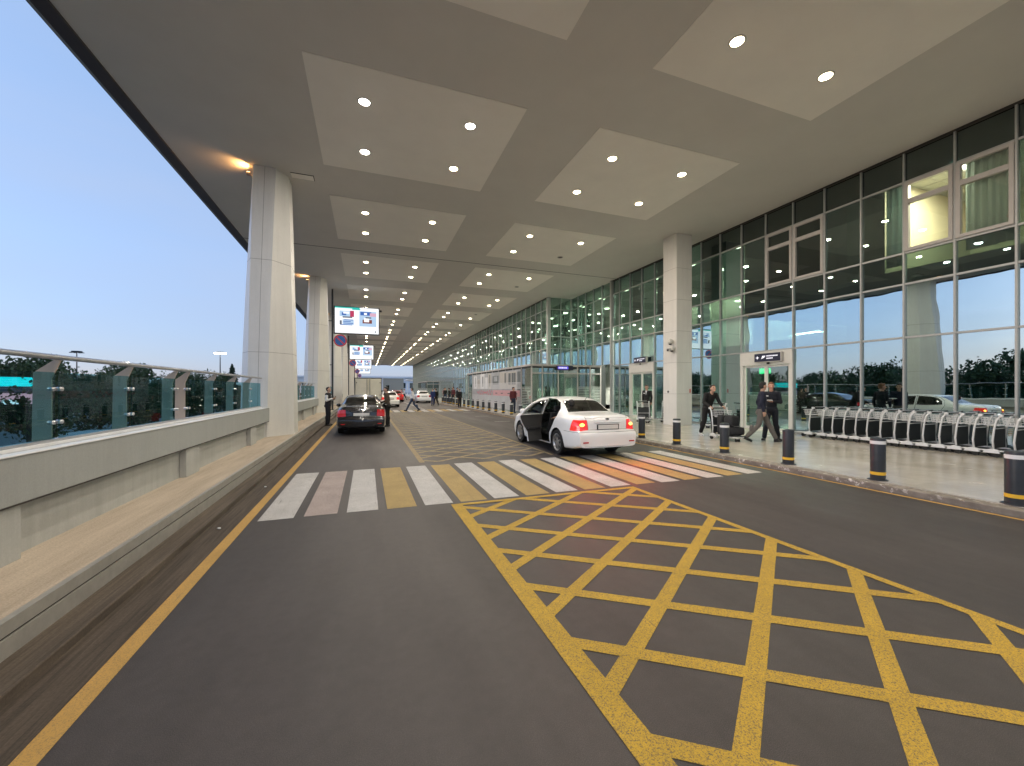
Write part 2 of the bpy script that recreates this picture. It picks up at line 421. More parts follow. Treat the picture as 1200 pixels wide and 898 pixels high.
struct('gutter', MB().box(-1.95, -1.612, Y0, Y1, 0.0, 0.004), 'dust')
struct('kerb_step', MB().box(-2.2, -1.93, Y0, Y1, -0.5, 0.075), 'step', bevel=0.012)
struct('walkway', MB().box(-4.5, -2.2, Y0, Y1, -0.5, 0.30), 'walk')
ks = MB().box(-2.2, -2.178, Y0, Y1, 0.215, 0.306).box(-2.23, -2.2, Y0, Y1, 0.3005, 0.306).box(-2.2, -2.17, Y0, Y1, 0.075, 0.198)
ks.box(-2.2, -2.19, Y0, Y1, 0.198, 0.215, 1)
struct('kerb_edging', ks, ['strip', 'joint_and_shade'])

def quad(mb, x0, x1, y0, y1, z=0.003, m=0): mb.face([(x0, y0, z), (x1, y0, z), (x1, y1, z), (x0, y1, z)], m)
mk = MB()
quad(mk, -1.61, -1.485, Y0, Y1)
quad(mk, 8.42, 8.50, Y0, Y1)
struct('road_edge_lines', mk, 'yellow_line')
# crossings
def crossing(y0, y1, x0, cols, name):
    w, y, p = MB(), MB(), MB()
    for i, c in enumerate(cols):
        a = x0 + i * 0.562
        quad({'w': w, 'y': y, 'p': p}[c], a, a + 0.435, y0 + random.uniform(-.02, .02), y1 + random.uniform(-.03, .03))
    struct(name + '_white_bars', w, 'white_paint'); struct(name + '_yellow_bars', y, 'ochre')
    if p.f: struct(name + '_worn_bars', p, 'pink_paint')
crossing(6.30, 9.55, -1.40, 'wpwywywywywywywyw', 'crossing')
crossing(32.2, 35.4, 0.9, 'wywywywywywyw', 'far_crossing')
# hatched boxes
def clip_poly(poly, x0, x1, y0, y1):
    def cl(ps, ins, inter):
        out = []
        for i in range(len(ps)):
            a, b = ps[i - 1], ps[i]
            if ins(b):
                if not ins(a): out.append(inter(a, b))
                out.append(b)
            elif ins(a): out.append(inter(a, b))
        return out
    def ix(v):
        return lambda a, b: (v, a[1] + (b[1] - a[1]) * (v - a[0]) / (b[0] - a[0]))
    def iy(v):
        return lambda a, b: (a[0] + (b[0] - a[0]) * (v - a[1]) / (b[1] - a[1]), v)
    for ins, inter in ((lambda p: p[0] >= x0, ix(x0)), (lambda p: p[0] <= x1, ix(x1)), (lambda p: p[1] >= y0, iy(y0)), (lambda p: p[1] <= y1, iy(y1))):
        if len(poly) < 3: return []
        poly = cl(poly, ins, inter)
    return poly
def hatch(name, x0, x1, y0, y1, slope, step, ya, yb, wid, mat, lw, rw, top=True):
    mb = MB()
    h = wid * math.sqrt(1 + slope * slope)
    for sgn, off, z in ((1, ya, 0.003), (-1, yb, 0.0038)):
        k = -60
        while k < 160:
            c = off + k * step; k += 1
            ys = c if sgn > 0 else c
            pa = (x0, ys); pb = (x1, ys + sgn * slope * (x1 - x0))
            p = clip_poly([(pa[0], pa[1] - h / 2), (pb[0], pb[1] - h / 2), (pb[0], pb[1] + h / 2), (pa[0], pa[1] + h / 2)], x0, x1, y0, y1)
            if len(p) >= 3: mb.face([(a, b, z) for a, b in p])
    quad(mb, x0 - lw / 2, x0 + lw / 2, y0, y1, 0.0046); quad(mb, x1 - rw / 2, x1 + rw / 2, y0, y1, 0.0046)
    if top: quad(mb, x0 + lw / 2, x1 - rw / 2, y1 - 0.1, y1, 0.0054)
    struct(name, mb, mat)
hatch('box_junction_markings', 1.31, 4.56, -14, 6.19, 0.712, 0.866, 5.48, 5.17, 0.117, 'yellow', 0.165, 0.10)
hatch('far_box_markings', 1.27, 4.76, 9.95, 31.5, 0.712, 0.866, 12.3, 12.0, 0.115, 'faded', 0.13, 0.10)
mk = MB(); quad(mk, 0.95, 1.07, 35.8, 110, 0.004); quad(mk, 4.7, 4.8, 35.8, 110, 0.004)
for y, x in ((21, 6.6), (25.5, 6.7), (30, 6.9), (39, 6.8), (44, 6.7)): quad(mk, x, x + 0.9, y, y + 0.14, 0.004)
struct('lane_lines', mk, 'white_paint')

# ------------------------------------------------------------------ canopy
CZ = 8.96
canopy = thing('canopy', 'wide concrete canopy roofing the whole drop-off road, with pale square ceiling panels', 'canopy', (0, 0, CZ))
MB().box(-5.5, 22, -25, 126, 0, 0.7).build('soffit', 'soffit', canopy)
MB().box(-5.82, -5.5, -25, 126.2, -0.05, 0.9).box(-5.5, 22, 126, 126.2, -0.05, 0.9).build('fascia', 'fascia', canopy, bevel=0.02)
MB().box(-5.98, -5.822, -25, 126.2, 0.08, 0.95).build('edge_trim', 'parapet', canopy)
for y in (22.18, 62.4, 102.6): MB().box(-5.5, 15.2, y, y + 0.05, -0.006, 0.01).build('expansion_joint', 'joint_and_shade', canopy)
MB().box(-2.38, -1.68, 14.95, 15.28, -0.012, 0.01).build('access_hatch', 'panel', canopy, bevel=0.003)
MB().box(-1.7, -1.68, 14.95, 15.28, -0.016, 0.0).box(-2.38, -1.68, 14.93, 14.95, -0.016, 0.0).build('hatch_seam', 'joint_and_shade', canopy)
ROWS = list(range(-4, 18))
for k in ROWS:
    y = 9.5 + 6.7 * k
    for x0, x1 in ((-1.3, 3.85), (6.0, 11.12)):
        MB().box(x0, x1, y, y + 4.55, -0.012, 0.02).build('ceiling_panel', 'panel', canopy)
# downlights: one prototype, copies share its meshes
def lamp_data(name, col, w):
    d = bpy.data.lights.new(name, 'AREA'); d.shape = 'DISK'; d.size = 0.2; d.energy = w; d.color = col; d.spread = R(180)
    return d
L_WARM = lamp_data('warm_downlight_lamp', (1.0, 0.885, 0.745), LAMP_W)
L_COOL = lamp_data('white_downlight_lamp', (1.0, 0.94, 0.87), LAMP_W)
def downlight(kind):
    t = thing('ceiling_downlight', 'x', 'ceiling light')
    MB().lathe((0, 0, 0), [(0.165, 0.03), (0.165, -0.004), (0.155, -0.012), (0.132, -0.014), (0.126, -0.004), (0.126, 0.03)], 20).build('trim_ring', 'trim', t, smooth=True)
    MB().lathe((0, 0, 0), [(0.125, 0.028), (0.125, -0.008), (0.11, -0.018), (0.07, -0.027), (0.002, -0.030)], 20).build('diffuser', {'w': 'lamp_warm', 'c': 'lamp_cool', 'o': 'lamp_off'}[kind], t, smooth=True)
    if kind != 'o':
        l = bpy.data.objects.new('lamp', L_WARM if kind == 'w' else L_COOL); COL.objects.link(l); l.parent = t; l.location = (0, 0, -0.034)
    return t
protos = {k: [downlight(k), False] for k in 'wco'}
off = {(2 - 1, 'right', 1, 0), (3 - 1, 'right', 1, 0), (5, 'right', 1, 0), (4, 'right', 1, 1), (8, 'left', 0, 1), (10, 'right', 1, 0), (12, 'right', 1, 1)}
cool = {(0, 'left', 0, 0), (0, 'left', 1, 0), (0, 'left', 0, 1), (-1, 'left', 0, 1), (-1, 'left', 1, 1), (1, 'right', 1, 1), (3, 'left', 0, 0)}
for k in ROWS:
    if k < -3: continue
    y = 9.5 + 6.7 * k
    for side, xs in (('left', (-0.06, 2.64)), ('right', (7.16, 9.86))):
        for a, x in enumerate(xs):
            for b, dy in enumerate((1.14, 3.38)):
                ch = 'w'
                if (k, side, a, b) == (1, 'right', 0, 1): ch = 'w'
                if (k, side, a, 1 - b) in off and side == 'right': ch = 'o'
                elif (k, side, a, b) in off and side == 'left': ch = 'o'
                elif (k, side, a, b) in cool: ch = 'c'
                pr = protos[ch]
                pos = ('near' if b == 0 else 'far') + '-' + ('left' if a == 0 else 'right')
                st = {'w': 'lit warm', 'c': 'lit white', 'o': 'unlit'}[ch]
                if k >= -1: lab = f'{st} downlight, {pos} lamp of the {ordn(k + 1)} {side} ceiling panel from the camera'
                else: lab = f'{st} downlight, {pos} lamp of the {ordn(-2 - k)} {side} ceiling panel behind the camera'
                if pr[1] and k < -1: pass
                place(pr[0], pr[1], (x, y + dy, CZ - 0.012), 0, lab, 'downlights in the canopy ceiling'); pr[1] = True

# ------------------------------------------------------------------ left columns
CP = [14.83 + 13.4 * i for i in range(9)]
def column_mesh():
    mb = MB(); rings = []
    base = [(-0.62, -0.48), (-0.08, -0.48), (0.58, 0.14), (0.58, 0.95), (-0.96, 0.95), (-0.96, 0.14)]
    top = [(-0.56, 0.0), (0.08, 0.0), (0.36, 0.47), (0.36, 1.1), (-0.66, 1.1), (-0.66, 0.4)]
    for i in range(13):
        t = i / 12; s = t ** 1.35
        rings.append([(a[0] + (b[0] - a[0]) * s, a[1] + (b[1] - a[1]) * s, 0.3 + t * (CZ - 0.3)) for a, b in zip(base, top)])
    mb.loft(rings)
    jm = MB()
    for z in (2.95, 5.9):
        t = (z - 0.3) / (CZ - 0.3); s = t ** 1.35
        r = [(a[0] + (b[0] - a[0]) * s, a[1] + (b[1] - a[1]) * s) for a, b in zip(base, top)]
        cx = sum(p[0] for p in r) / 6; cy = sum(p[1] for p in r) / 6
        jm.loft([[(cx + (x - cx) * 1.004, cy + (y - cy) * 1.004, zz) for x, y in r] for zz in (z, z + 0.012)])
    return mb, jm
cm, jm = column_mesh()
M['seam'] = pmat('cladding_seam', (0.30, 0.29, 0.27), 0.6)
c0 = thing('canopy_column', 'x', 'column')
cm.build('shaft', 'column', c0); jm.build('cladding_seam', 'seam', c0)
sm = MB()
for i in range(12):
    t = i / 12; t2 = (i + 1) / 12
    def xy(t):
        s = t ** 1.35; return (-0.35 + 0.11 * s, -0.4825 + 0.48 * s, 0.3 + t * (CZ - 0.3))
    a, b = xy(t), xy(t2)
    sm.face([(a[0], a[1], a[2]), (a[0] + .012, a[1], a[2]), (b[0] + .012, b[1], b[2]), (b[0], b[1], b[2])])
sm.build('vertical_seam', 'seam', c0)
MB().lathe((-0.2, 0.3, CZ - 0.02), [(0.9, 0.0), (0.9, 0.012)], 6)
for i, y in enumerate(CP):
    place(c0, i > 0, (-2.85, y, 0), 0, ['pale faceted column nearest the camera, between the two nearest glass railings', 'second pale faceted column from the camera, before the officer with the phone'][i] if i < 2 else
          f'{ordn(i)} pale faceted canopy column from the camera, along the left walkway', 'tapered columns along the left walkway')
    if i < 6:
        u = thing('column_uplight', f'small warm orange uplight at the top outer corner of the {ordn(i)} left column', 'light', (-3.56, y + 0.12, CZ - 0.32), 0, 'uplights on the left columns')
        MB().box(-0.06, 0.06, -0.05, 0.05, 0, 0.10).build('housing', 'steel_tan', u, bevel=0.01)
        MB().box(-0.045, 0.045, -0.035, 0.035, 0.10, 0.108).build('lens', emat('amber_lens%d' % i, (1, 0.5, 0.15), 12) if i == 0 else bpy.data.materials['amber_lens0'], u)
        ld = bpy.data.lights.get('amber_uplight_lamp')
        if not ld:
            ld = bpy.data.lights.new('amber_uplight_lamp', 'SPOT'); ld.energy = 20; ld.color = (1, 0.5, 0.17); ld.spot_size = R(118); ld.spot_blend = 0.8; ld.shadow_soft_size = 0.03
        l = bpy.data.objects.new('lamp', ld); COL.objects.link(l); l.parent = u; l.location = (0, 0, 0.13)
        l.rotation_euler = Vector((0.72, 0, -0.62)).to_track_quat('Z', 'Y').to_euler()

# ------------------------------------------------------------------ parapets and glass railings on the left
def span(ya, yb, idx):
    o = thing('parapet_wall', f'low grey parapet with recessed base along the left walkway, {ordn(idx)} stretch from the camera', 'wall', (-2.85, ya, 0.3), 0, 'parapets along the left walkway')
    L = yb - ya
    MB().box(-0.55, 0, 0, L, 0.50, 0.915).build('beam', 'parapet', o, bevel=0.008)
    MB().box(-0.35, -0.13, 0, L, 0.0, 0.498).build('recessed_wall', 'recess', o)
    MB().box(-0.12, 0.012, 0, L, 0.917, 0.932).box(-0.45, -0.20, 0, L, 0.917, 0.95).build('coping', 'coping', o, bevel=0.004)
    MB().box(-0.125, -0.004, 0, L, 0.486, 0.4985).build('painted_beam_shade', 'joint_and_shade', o)  # dark strip painting in the shadow line under the beam
    y = yb - 1.7 - ya
    while y > 0.3:
        MB().box(-0.128, -0.03, y - 0.28, y + 0.28, 0, 0.485).build('pier', 'recess', o, bevel=0.006)
        y -= 4.02
    r = thing('glass_railing', f'blue-tinted glass railing with steel handrail on the {ordn(idx)} stretch of the left parapet', 'railing', (-3.17, ya, 1.25), 0, 'glass railings on the left parapets')
    MB().path([(0.10, 0, 0.885), (0.10, L, 0.885)], 0.028, 12).build('handrail', 'steel', r, smooth=True)
    ps = []
    y = yb - 1.15
    cnt = 0
    while y > ya + 0.1:
        ps.append(y - ya); cnt += 1
        y -= 0.5 if cnt % 4 == 0 else 1.4
    ps = ps[:44]
    for p in ps:
        b = MB()
        prof = [(-0.11, 0.0), (0.045, 0.0), (0.045, 0.66), (0.12, 0.855), (0.075, 0.866), (-0.10, 0.72)]
        b.loft([[(x, p - 0.008, z) for x, z in prof], [(x, p + 0.008, z) for x, z in prof]])
        b.build('post', 'steel_tan', r)
        for z in (0.2, 0.55):
            c = MB(); c.tube((0.055, p - 0.07, z), (0.055, p + 0.07, z), 0.012, n=8).tube((0.10, p - 0.058, z), (0.05, p - 0.058, z), 0.022, n=10).tube((0.10, p + 0.058, z), (0.05, p + 0.058, z), 0.022, n=10)
            c.build('glass_clamp', 'steel', r, smooth=True)
    ps = sorted(ps + [0, L])
    for a, b in zip(ps[:-1], ps[1:]):
        if b - a > 0.7: MB().box(0.075, 0.087, a + 0.035, b - 0.035, 0.03, 0.725).build('glass_panel', 'glass_r', r)
    MB().box(0.055, 0.105, 0, L, 0.002, 0.03).build('base_channel', 'steel', r)
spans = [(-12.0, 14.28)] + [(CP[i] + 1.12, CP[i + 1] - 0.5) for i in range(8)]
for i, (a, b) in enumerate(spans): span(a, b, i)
# ================================================================== TERMINAL
FX = 15.3; PITCH = 1.117; ROWZ = [0.12, 3.35, 4.96, 5.90, 8.03, 8.95]
term = thing('terminal_building', 'long glass-fronted terminal with grey mullions beside the paved forecourt', 'building', (FX, 0, 0))
mull_y = [5.13 + PITCH * k for k in range(-9, 16)]            # up to 21.9
doors = {(10.715, 12.949), (18.534, 20.768)}
def in_door(y): return any(a - 0.02 < y < b + 0.02 for a, b in ((10.70, 12.96), (18.53, 20.78)))
def strictly_in_door(y): return any(a + 0.1 < y < b - 0.1 for a, b in ((10.70, 12.96), (18.53, 20.78)))
for y in mull_y:
    z0 = ROWZ[1] if strictly_in_door(y) else ROWZ[0]
    MB().box(-0.075, 0.06, y - 0.023, y + 0.023, z0, ROWZ[-1]).build('mullion', 'alu', term)
ya, yb = mull_y[0], 22.62
for z in ROWZ[1:-1]:
    MB().box(-0.055, 0.05, ya, yb, z - 0.028, z + 0.028).build('transom', 'alu', term)
MB().box(-0.08, 0.05, ya, yb, 8.895, 8.955).build('head_profile', 'joint_and_shade', term)
sb = MB(); last = ya
for a, b in ((10.70, 12.96), (18.53, 20.78), (yb, yb)):
    sb.box(-0.05, 0.05, last, a, SW, SW + 0.07); last = b
sb.build('sill', 'alu', term)
ends = mull_y + [22.6]
M['glass_o2'] = glassmat('curtained_window_glass', (0.75, 0.82, 0.78), 0.16, (0.8, 0.95, 0.95), wav=0.006)
case_b = {(5.13, 0), (6.247, 0), (9.598, 0), (10.715, 0)}
def is_case(y): return any(abs(y - c) < 0.05 for c in (5.13, 6.247, 9.598, 10.715))
brnd = random.Random(21)
M['blind'] = pmat('glowing_mint_blind', (0.62, 0.68, 0.60), 0.8, emit=(0.6, 0.75, 0.6), estr=0.05)  # faint emission stands in for hall light falling on the blinds
for i in range(len(ends) - 1):
    a, b = ends[i] + 0.022, ends[i + 1] - 0.022
    if ends[i] < -1.0: continue
    if ends[i] > 12.9:      # blinds and dark boards standing behind single upper panes
        q = brnd.random()
        for z0_, z1_ in ((5.95, 7.99), (8.08, 8.86)):
            if q < .42 and brnd.random() < .85: MB().box(0.10, 0.13, a + .02, b - .02, z0_, z1_).build('window_blind', 'blind', term)
            elif q < .72: MB().box(0.10, 0.13, a + .02, b - .02, z0_, z1_).build('backing_board', 'dark_wall', term)
    for r in range(5):
        if r == 0 and strictly_in_door((a + b) / 2): continue
        if r == 3 and is_case(ends[i]): continue
        mat = 'glass_s' if (r == 4 and a < 15) else ('glass_o2' if r == 3 and abs(ends[i] - 7.364) < .05 else ('glass_u' if r >= 2 else 'glass_f'))
        MB().box(-0.008, 0.008, a, b, ROWZ[r] + 0.02, ROWZ[r + 1] - 0.02).build('glass_pane', mat, term)
pp = MB()
for r in range(5): pp.box(-0.008, 0.008, ya, ends[[k for k, e in enumerate(ends) if e >= -1.0][0]] - 0.02, ROWZ[r] + 0.02, ROWZ[r + 1] - 0.02)
pp.build('glass_panes_behind', 'glass_f', term)
MB().box(-0.16, 0.16, 22.62, 22.80, SW, 8.95).build('corner_post', 'alu', term)
# casement windows
for i, y in enumerate((5.13, 6.247, 9.598, 10.715)):
    a, b = y + 0.03, y + PITCH - 0.03; z0, z1 = 5.935, 8.0; zm = 7.42
    w = MB()
    for (p, q, s, t) in ((a, a + .09, z0, z1), (b - .09, b, z0, z1)): w.box(-0.10, 0.03, p, q, s, t)
    for (s, t) in ((z0, z0 + .09), (zm - .07, zm + .07), (z1 - .09, z1)): w.box(-0.098, 0.028, a + .09, b - .09, s, t)
    f = w.build('casement_window', 'frame', term, bevel=0.006)
    tag(f, ['casement window with drawn pleated curtain', 'open-curtained casement window showing a lit cream office', 'dark casement window, nearer of its pair', 'dark casement window, farther of its pair'][i])
    MB().box(-0.02, -0.008, a + .09, b - .09, z0 + .09, zm - .07).build('pane', 'glass_o' if i < 2 else 'glass_s', f)
    MB().box(-0.02, -0.008, a + .09, b - .09, zm + .07, z1 - .09).build('top_pane', 'glass_o' if i < 2 else 'glass_s', f)
# entrances
def entrance(ya, yb, lab):
    h = MB().box(-0.13, 0.12, ya, yb, 2.78, 3.32)
    h.box(-0.11, 0.11, ya, ya + 0.13, SW, 2.78).box(-0.11, 0.11, yb - 0.13, yb, SW, 2.78)
    d = tag(h.build('entrance_door', 'door_frame', term, bevel=0.008), lab)
    ym = (ya + yb) / 2
    for a, b in ((ya + 0.14, ym - 0.003), (ym + 0.003, yb - 0.14)):
        l = MB().box(-0.03, 0.03, a, a + .07, SW + .01, 2.77).box(-0.03, 0.03, b - .07, b, SW + .01, 2.77).box(-0.03, 0.03, a + .07, b - .07, 2.69, 2.77).box(-0.03, 0.03, a + .07, b - .07, SW + .01, SW + .12)
        l.build('door_leaf', 'door_frame', d, bevel=0.004)
        MB().box(-0.006, 0.006, a + .07, b - .07, SW + .12, 2.69).build('door_pane', 'glass_d', d)
    MB().tube((-0.07, ym - 0.12, 0.9), (-0.07, ym - 0.12, 1.5), 0.014).tube((-0.07, ym + 0.12, 0.9), (-0.07, ym + 0.12, 1.5), 0.014).build('handle', 'steel', d, smooth=True)
entrance(10.70, 12.96, 'near pale-framed double entrance door')
entrance(18.53, 20.78, 'far pale-framed double entrance door')
def door_sign(y, z, lab, L=1.12):
    t = thing('entrance_sign', lab, 'sign', (FX - 0.20, y, z), 0, 'navy signs over the entrance doors')
    MB().box(-0.05, 0.05, -L / 2, L / 2, -0.165, 0.165).build('board', 'sign_navy', t, bevel=0.012)
    MB().box(-0.06, 0.06, -L / 2 - .04, -L / 2, -0.18, 0.18).box(-0.055, 0.07, -L / 2, L / 2, -0.19, -0.165).build('casing', 'frame', t)
    g = MB()
    c = L / 2 - 0.14
    star = []
    for k in range(8):
        rr = 0.085 if k % 2 == 0 else 0.03
        star.append((-0.0535, c + rr * math.cos(k * math.pi / 4), rr * math.sin(k * math.pi / 4)))
    g.face(star[::-1])
    g.face([(-0.0535, c - .17, -.06), (-0.0535, c - .30, -.01), (-0.0535, c - .36, .07), (-0.0535, c - .22, .07)])
    rnd = random.Random(3)
    for row, zz in enumerate((0.05, -0.045)):
        p = c - 0.40
        while p > -L / 2 + (0.12 if row == 0 else 0.34):
            w = rnd.uniform(.022, .042); g.box(-0.0535, -0.05, p - w, p, zz - .02, zz + .025); p -= w + 0.012
    g.build('lettering', 'sign_text', t)
    MB().ell((-0.02, -0.02, -0.235), (0.05, 0.06, 0.045)).build('door_sensor', 'black', t, smooth=True)
door_sign(11.62, 3.07, 'navy sign with white star icon and two lines of lettering over the near entrance door')
door_sign(19.6, 3.50, 'small dark navy sign over the far entrance door behind the suited man')
# interiors
MB().box(0.3, 20, -12, 26.5, 4.98, 5.1).box(0.3, 20, 26.5, 28.2, 4.98, 5.1).build('upper_floor_slab', 'dark_wall', term) if False else None
def shell(name, x0, x1, y0, y1, z0, z1, wall, floor, ceil, front=False):
    w = MB()
    w.face([(x1, y0, z0), (x1, y1, z0), (x1, y1, z1), (x1, y0, z1)]); w.face([(x0, y0, z0), (x1, y0, z0), (x1, y0, z1), (x0, y0, z1)]); w.face([(x0, y1, z0), (x1, y1, z0), (x1, y1, z1), (x0, y1, z1)])
    w.build(name + '_wall', wall, term)
    MB().face([(x0, y0, z0), (x1, y0, z0), (x1, y1, z0), (x0, y1, z0)]).build(name + '_floor', floor, term)
    MB().face([(x0, y0, z1), (x1, y0, z1), (x1, y1, z1), (x0, y1, z1)]).build(name + '_ceiling', ceil, term)
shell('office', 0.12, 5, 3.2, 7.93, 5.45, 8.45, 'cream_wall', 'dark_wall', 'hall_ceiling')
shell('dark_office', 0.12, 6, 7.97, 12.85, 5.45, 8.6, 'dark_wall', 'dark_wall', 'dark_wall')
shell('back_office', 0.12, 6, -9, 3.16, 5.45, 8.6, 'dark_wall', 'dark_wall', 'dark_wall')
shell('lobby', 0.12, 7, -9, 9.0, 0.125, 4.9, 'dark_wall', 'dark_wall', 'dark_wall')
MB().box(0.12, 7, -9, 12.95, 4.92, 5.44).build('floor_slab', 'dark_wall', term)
shell('hall', 0.2, 19, 9.04, 60, 0.128, 8.7, 'hall_wall', 'hall_floor', 'hall_ceiling')
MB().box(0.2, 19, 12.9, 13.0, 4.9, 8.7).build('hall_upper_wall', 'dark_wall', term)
tm = MB()
for k in range(9): tm.box(0.12, 5, 3.2 + k * .6, 3.22 + k * .6, 8.438, 8.448)
for k in range(8): tm.box(0.12 + k * .6, 0.14 + k * .6, 3.2, 7.93, 8.437, 8.447)
tm.build('ceiling_grid', 'frame', term)
# hall structure: columns, slanted roof struts, gallery
st = MB()
for y in range(16, 60, 4):
    st.box(5, 5.5, y, y + .5, .13, 8.7)
    st.tube((1.0, y, 8.65), (2.2, y + 1.4, 7.2), 0.09, 0.06, 8).tube((2.2, y + 1.4, 7.2), (3.6, y + 1.6, 8.6), 0.06, 0.09, 8)
st.build('interior_columns', 'dark_wall', term)
MB().box(7, 19, 14, 60, 4.6, 5.1).box(7, 7.06, 14, 60, 5.1, 6.1).build('gallery', 'hall_wall', term)
hl = MB(); rnd = random.Random(5)
cn = 0
lampd = bpy.data.lights.new('hall_lamp', 'AREA'); lampd.shape = 'DISK'; lampd.size = 0.5; lampd.energy = 900; lampd.color = (1.0, 0.98, 0.88)
M['hall_lamp'] = emat('hall_lamp_glow', (1.0, 0.96, 0.75), 7)
h0 = thing('hall_ceiling_light', 'x', 'ceiling light')
MB().lathe((0, 0, 0), [(0.2, 0.04), (0.2, -0.02), (0.16, -0.03), (0.002, -0.03)], 14).build('diffuser', 'hall_lamp', h0)
used = False
for i, x in enumerate((1.6, 4.0, 7.5, 12.0)):
    for jx in range(15):
        y = 14.5 + jx * 3.0
        t = place(h0, used, (FX + x, y, 8.66), 0, f'hall ceiling light behind the glass, {ordn(jx)} along the {ordn(i)} row from the facade', 'ceiling lights in the terminal hall'); used = True
        if jx % 3 == 1 and i in (1, 3):
            l = bpy.data.objects.new('lamp', lampd); COL.objects.link(l); l.parent = t; l.location = (0, 0, -0.05)
of = thing('office_ceiling_light', 'bright strip light on the ceiling of the cream office behind the open casement', 'ceiling light', (FX + 1.3, 6.6, 8.40))
MB().box(-0.6, 0.6, -0.09, 0.09, 0, 0.035).build('diffuser', emat('office_tube', (1, 0.97, 0.85), 14), of)
ld = bpy.data.lights.new('office_lamp', 'AREA'); ld.shape = 'RECTANGLE'; ld.size = 1.1; ld.size_y = 0.3; ld.energy = 110; ld.color = (1, 0.95, 0.75)
l = bpy.data.objects.new('lamp', ld); COL.objects.link(l); l.parent = of; l.location = (0, 0, -0.01)
gl = thing('lobby_ceiling_light', 'bright strip light inside the near entrance door', 'ceiling light', (FX + 2.6, 12.0, 4.2))
MB().box(-0.08, 0.08, -0.55, 0.55, 0, 0.04).build('diffuser', bpy.data.materials['office_tube'], gl)
MB().box(-0.01, 0.01, -0.5, -0.48, 0.04, 4.4).box(-0.01, 0.01, 0.48, 0.5, 0.04, 4.4).build('suspension', 'frame', gl)
ld = bpy.data.lights.new('lobby_lamp', 'AREA'); ld.shape = 'RECTANGLE'; ld.size = 0.3; ld.size_y = 1.6; ld.energy = 260; ld.color = (0.98, 1, 0.8)
l = bpy.data.objects.new('lamp', ld); COL.objects.link(l); l.parent = gl; l.location = (0, 0, -0.01)
# curtains
def curtain(y0, y1, z0, z1, lab, x=0.18):
    mb = MB(); n = int((y1 - y0) / 0.02); pts = []
    for i in range(n + 1):
        y = y0 + (y1 - y0) * i / n
        pts.append((x + 0.035 * math.sin(y * 42) + 0.015 * math.sin(y * 97), y))
    mb.loft([[(px, py, z0) for px, py in pts] + [(px + .006, py, z0) for px, py in pts[::-1]], [(px, py, z1) for px, py in pts] + [(px + .006, py, z1) for px, py in pts[::-1]]])
    o = mb.build('curtain', 'curtain', smooth=True); o.location = (FX, 0, 0)
    tag(o, lab, 'curtain', 'curtains behind the upper windows')
curtain(5.16, 6.12, 5.6, 8.2, 'grey pleated curtain filling the rightmost upper casement window')
curtain(7.40, 7.90, 5.6, 8.2, 'pale teal pleated curtain hanging left of the lit office window')
# counter, plants, exit sign inside
tag(MB().box(1.2, 3.8, 12.3, 12.5, SW + .01, 1.65).build('service_counter', pmat('slate_board', (0.06, 0.075, 0.08), 0.5), loc=(FX, 1.3, 0), bevel=0.01), 'dark slate partition standing inside beside the near entrance door', 'partition')
ex = thing('exit_sign', 'green lit exit sign inside the near entrance door', 'sign', (FX + 4.5, 15.4, 2.75))
MB().box(-0.03, 0.03, -0.3, 0.3, -0.14, 0.14).build('panel', emat('green_sign', (0.02, 0.75, 0.25), 1.6), ex)
MB().box(-0.01, 0.01, -0.2, -0.19, 0.14, 5.95).box(-0.01, 0.01, 0.19, 0.2, 0.14, 5.95).build('suspension', 'frame', ex)
M['leaf_in'] = pmat('houseplant_leaf', (0.025, 0.05, 0.018), 0.5)
M['pot'] = pmat('clay_pot', (0.12, 0.09, 0.07), 0.7)
def pot_plant(x, y, z, h, lab):
    t = thing('potted_plant', lab, 'plant', (x, y, z), 0, 'potted plants inside the terminal')
    MB().lathe((0, 0, 0), [(0.15, 0), (0.2, 0.35), (0.17, 0.35), (0.16, 0.3), (0.01, 0.3)], 16).build('pot', 'pot', t, smooth=True)
    MB().path([(0, 0, .28), (0.03, 0, h * .5), (0, 0.02, h * .8)], 0.02).build('stem', 'pot', t)
    mb = MB(); r = random.Random(int(y * 10))
    for _ in range(90):
        a = r.uniform(0, 6.28); zz = h * r.uniform(.35, 1); L = r.uniform(.25, .5)
        c = Vector((0, 0, zz)); d = Vector((math.cos(a), math.sin(a), r.uniform(-.2, .6))).normalized(); s = d.cross(Vector((0, 0, 1))).normalized() * .045
        mb.face([c, c + d * L * .5 + s, c + d * L + Vector((0, 0, -.06)), c + d * L * .5 - s])
    mb.build('foliage', 'leaf_in', t)
pot_plant(FX + 0.9, 9.6, SW + .01, 2.0, 'dark leafy potted plant behind the glass right of the near entrance door')
pot_plant(FX + 0.8, 14.6, 5.44 - 5.3, 2.2, 'tall dark potted plant behind the glass left of the near entrance door')
# mid section behind the square column, return wall and wing --------------
y = 22.80 + PITCH; ys = [22.80]
while y < 28.2: ys.append(y); y += PITCH
for y in ys[1:]: MB().box(-0.075, 0.06, y - .027, y + .027, 3.42, 8.95).build('mullion', 'alu', term)
for z in (4.96, 5.90, 8.03): MB().box(-0.055, 0.05, 22.8, 28.36, z - .028, z + .028).build('transom', 'alu', term)
e2 = ys + [28.36]
for i in range(len(e2) - 1):
    for r in range(1, 5): MB().box(-0.008, 0.008, e2[i] + .02, e2[i + 1] - .02, max(ROWZ[r], 3.44) + .02, ROWZ[r + 1] - .02).build('glass_pane', 'glass_u' if r >= 2 else 'glass_f', term)
WX = 13.3 - FX
wing = thing('terminal_wing', 'far glass wing of the terminal running on beyond the projecting corner', 'building', (FX, 28.4, 0))
MB().box(WX - 0.1, WX + 0.16, -0.06, 0.2, 3.42, 8.95).build('corner_post', 'alu', wing)
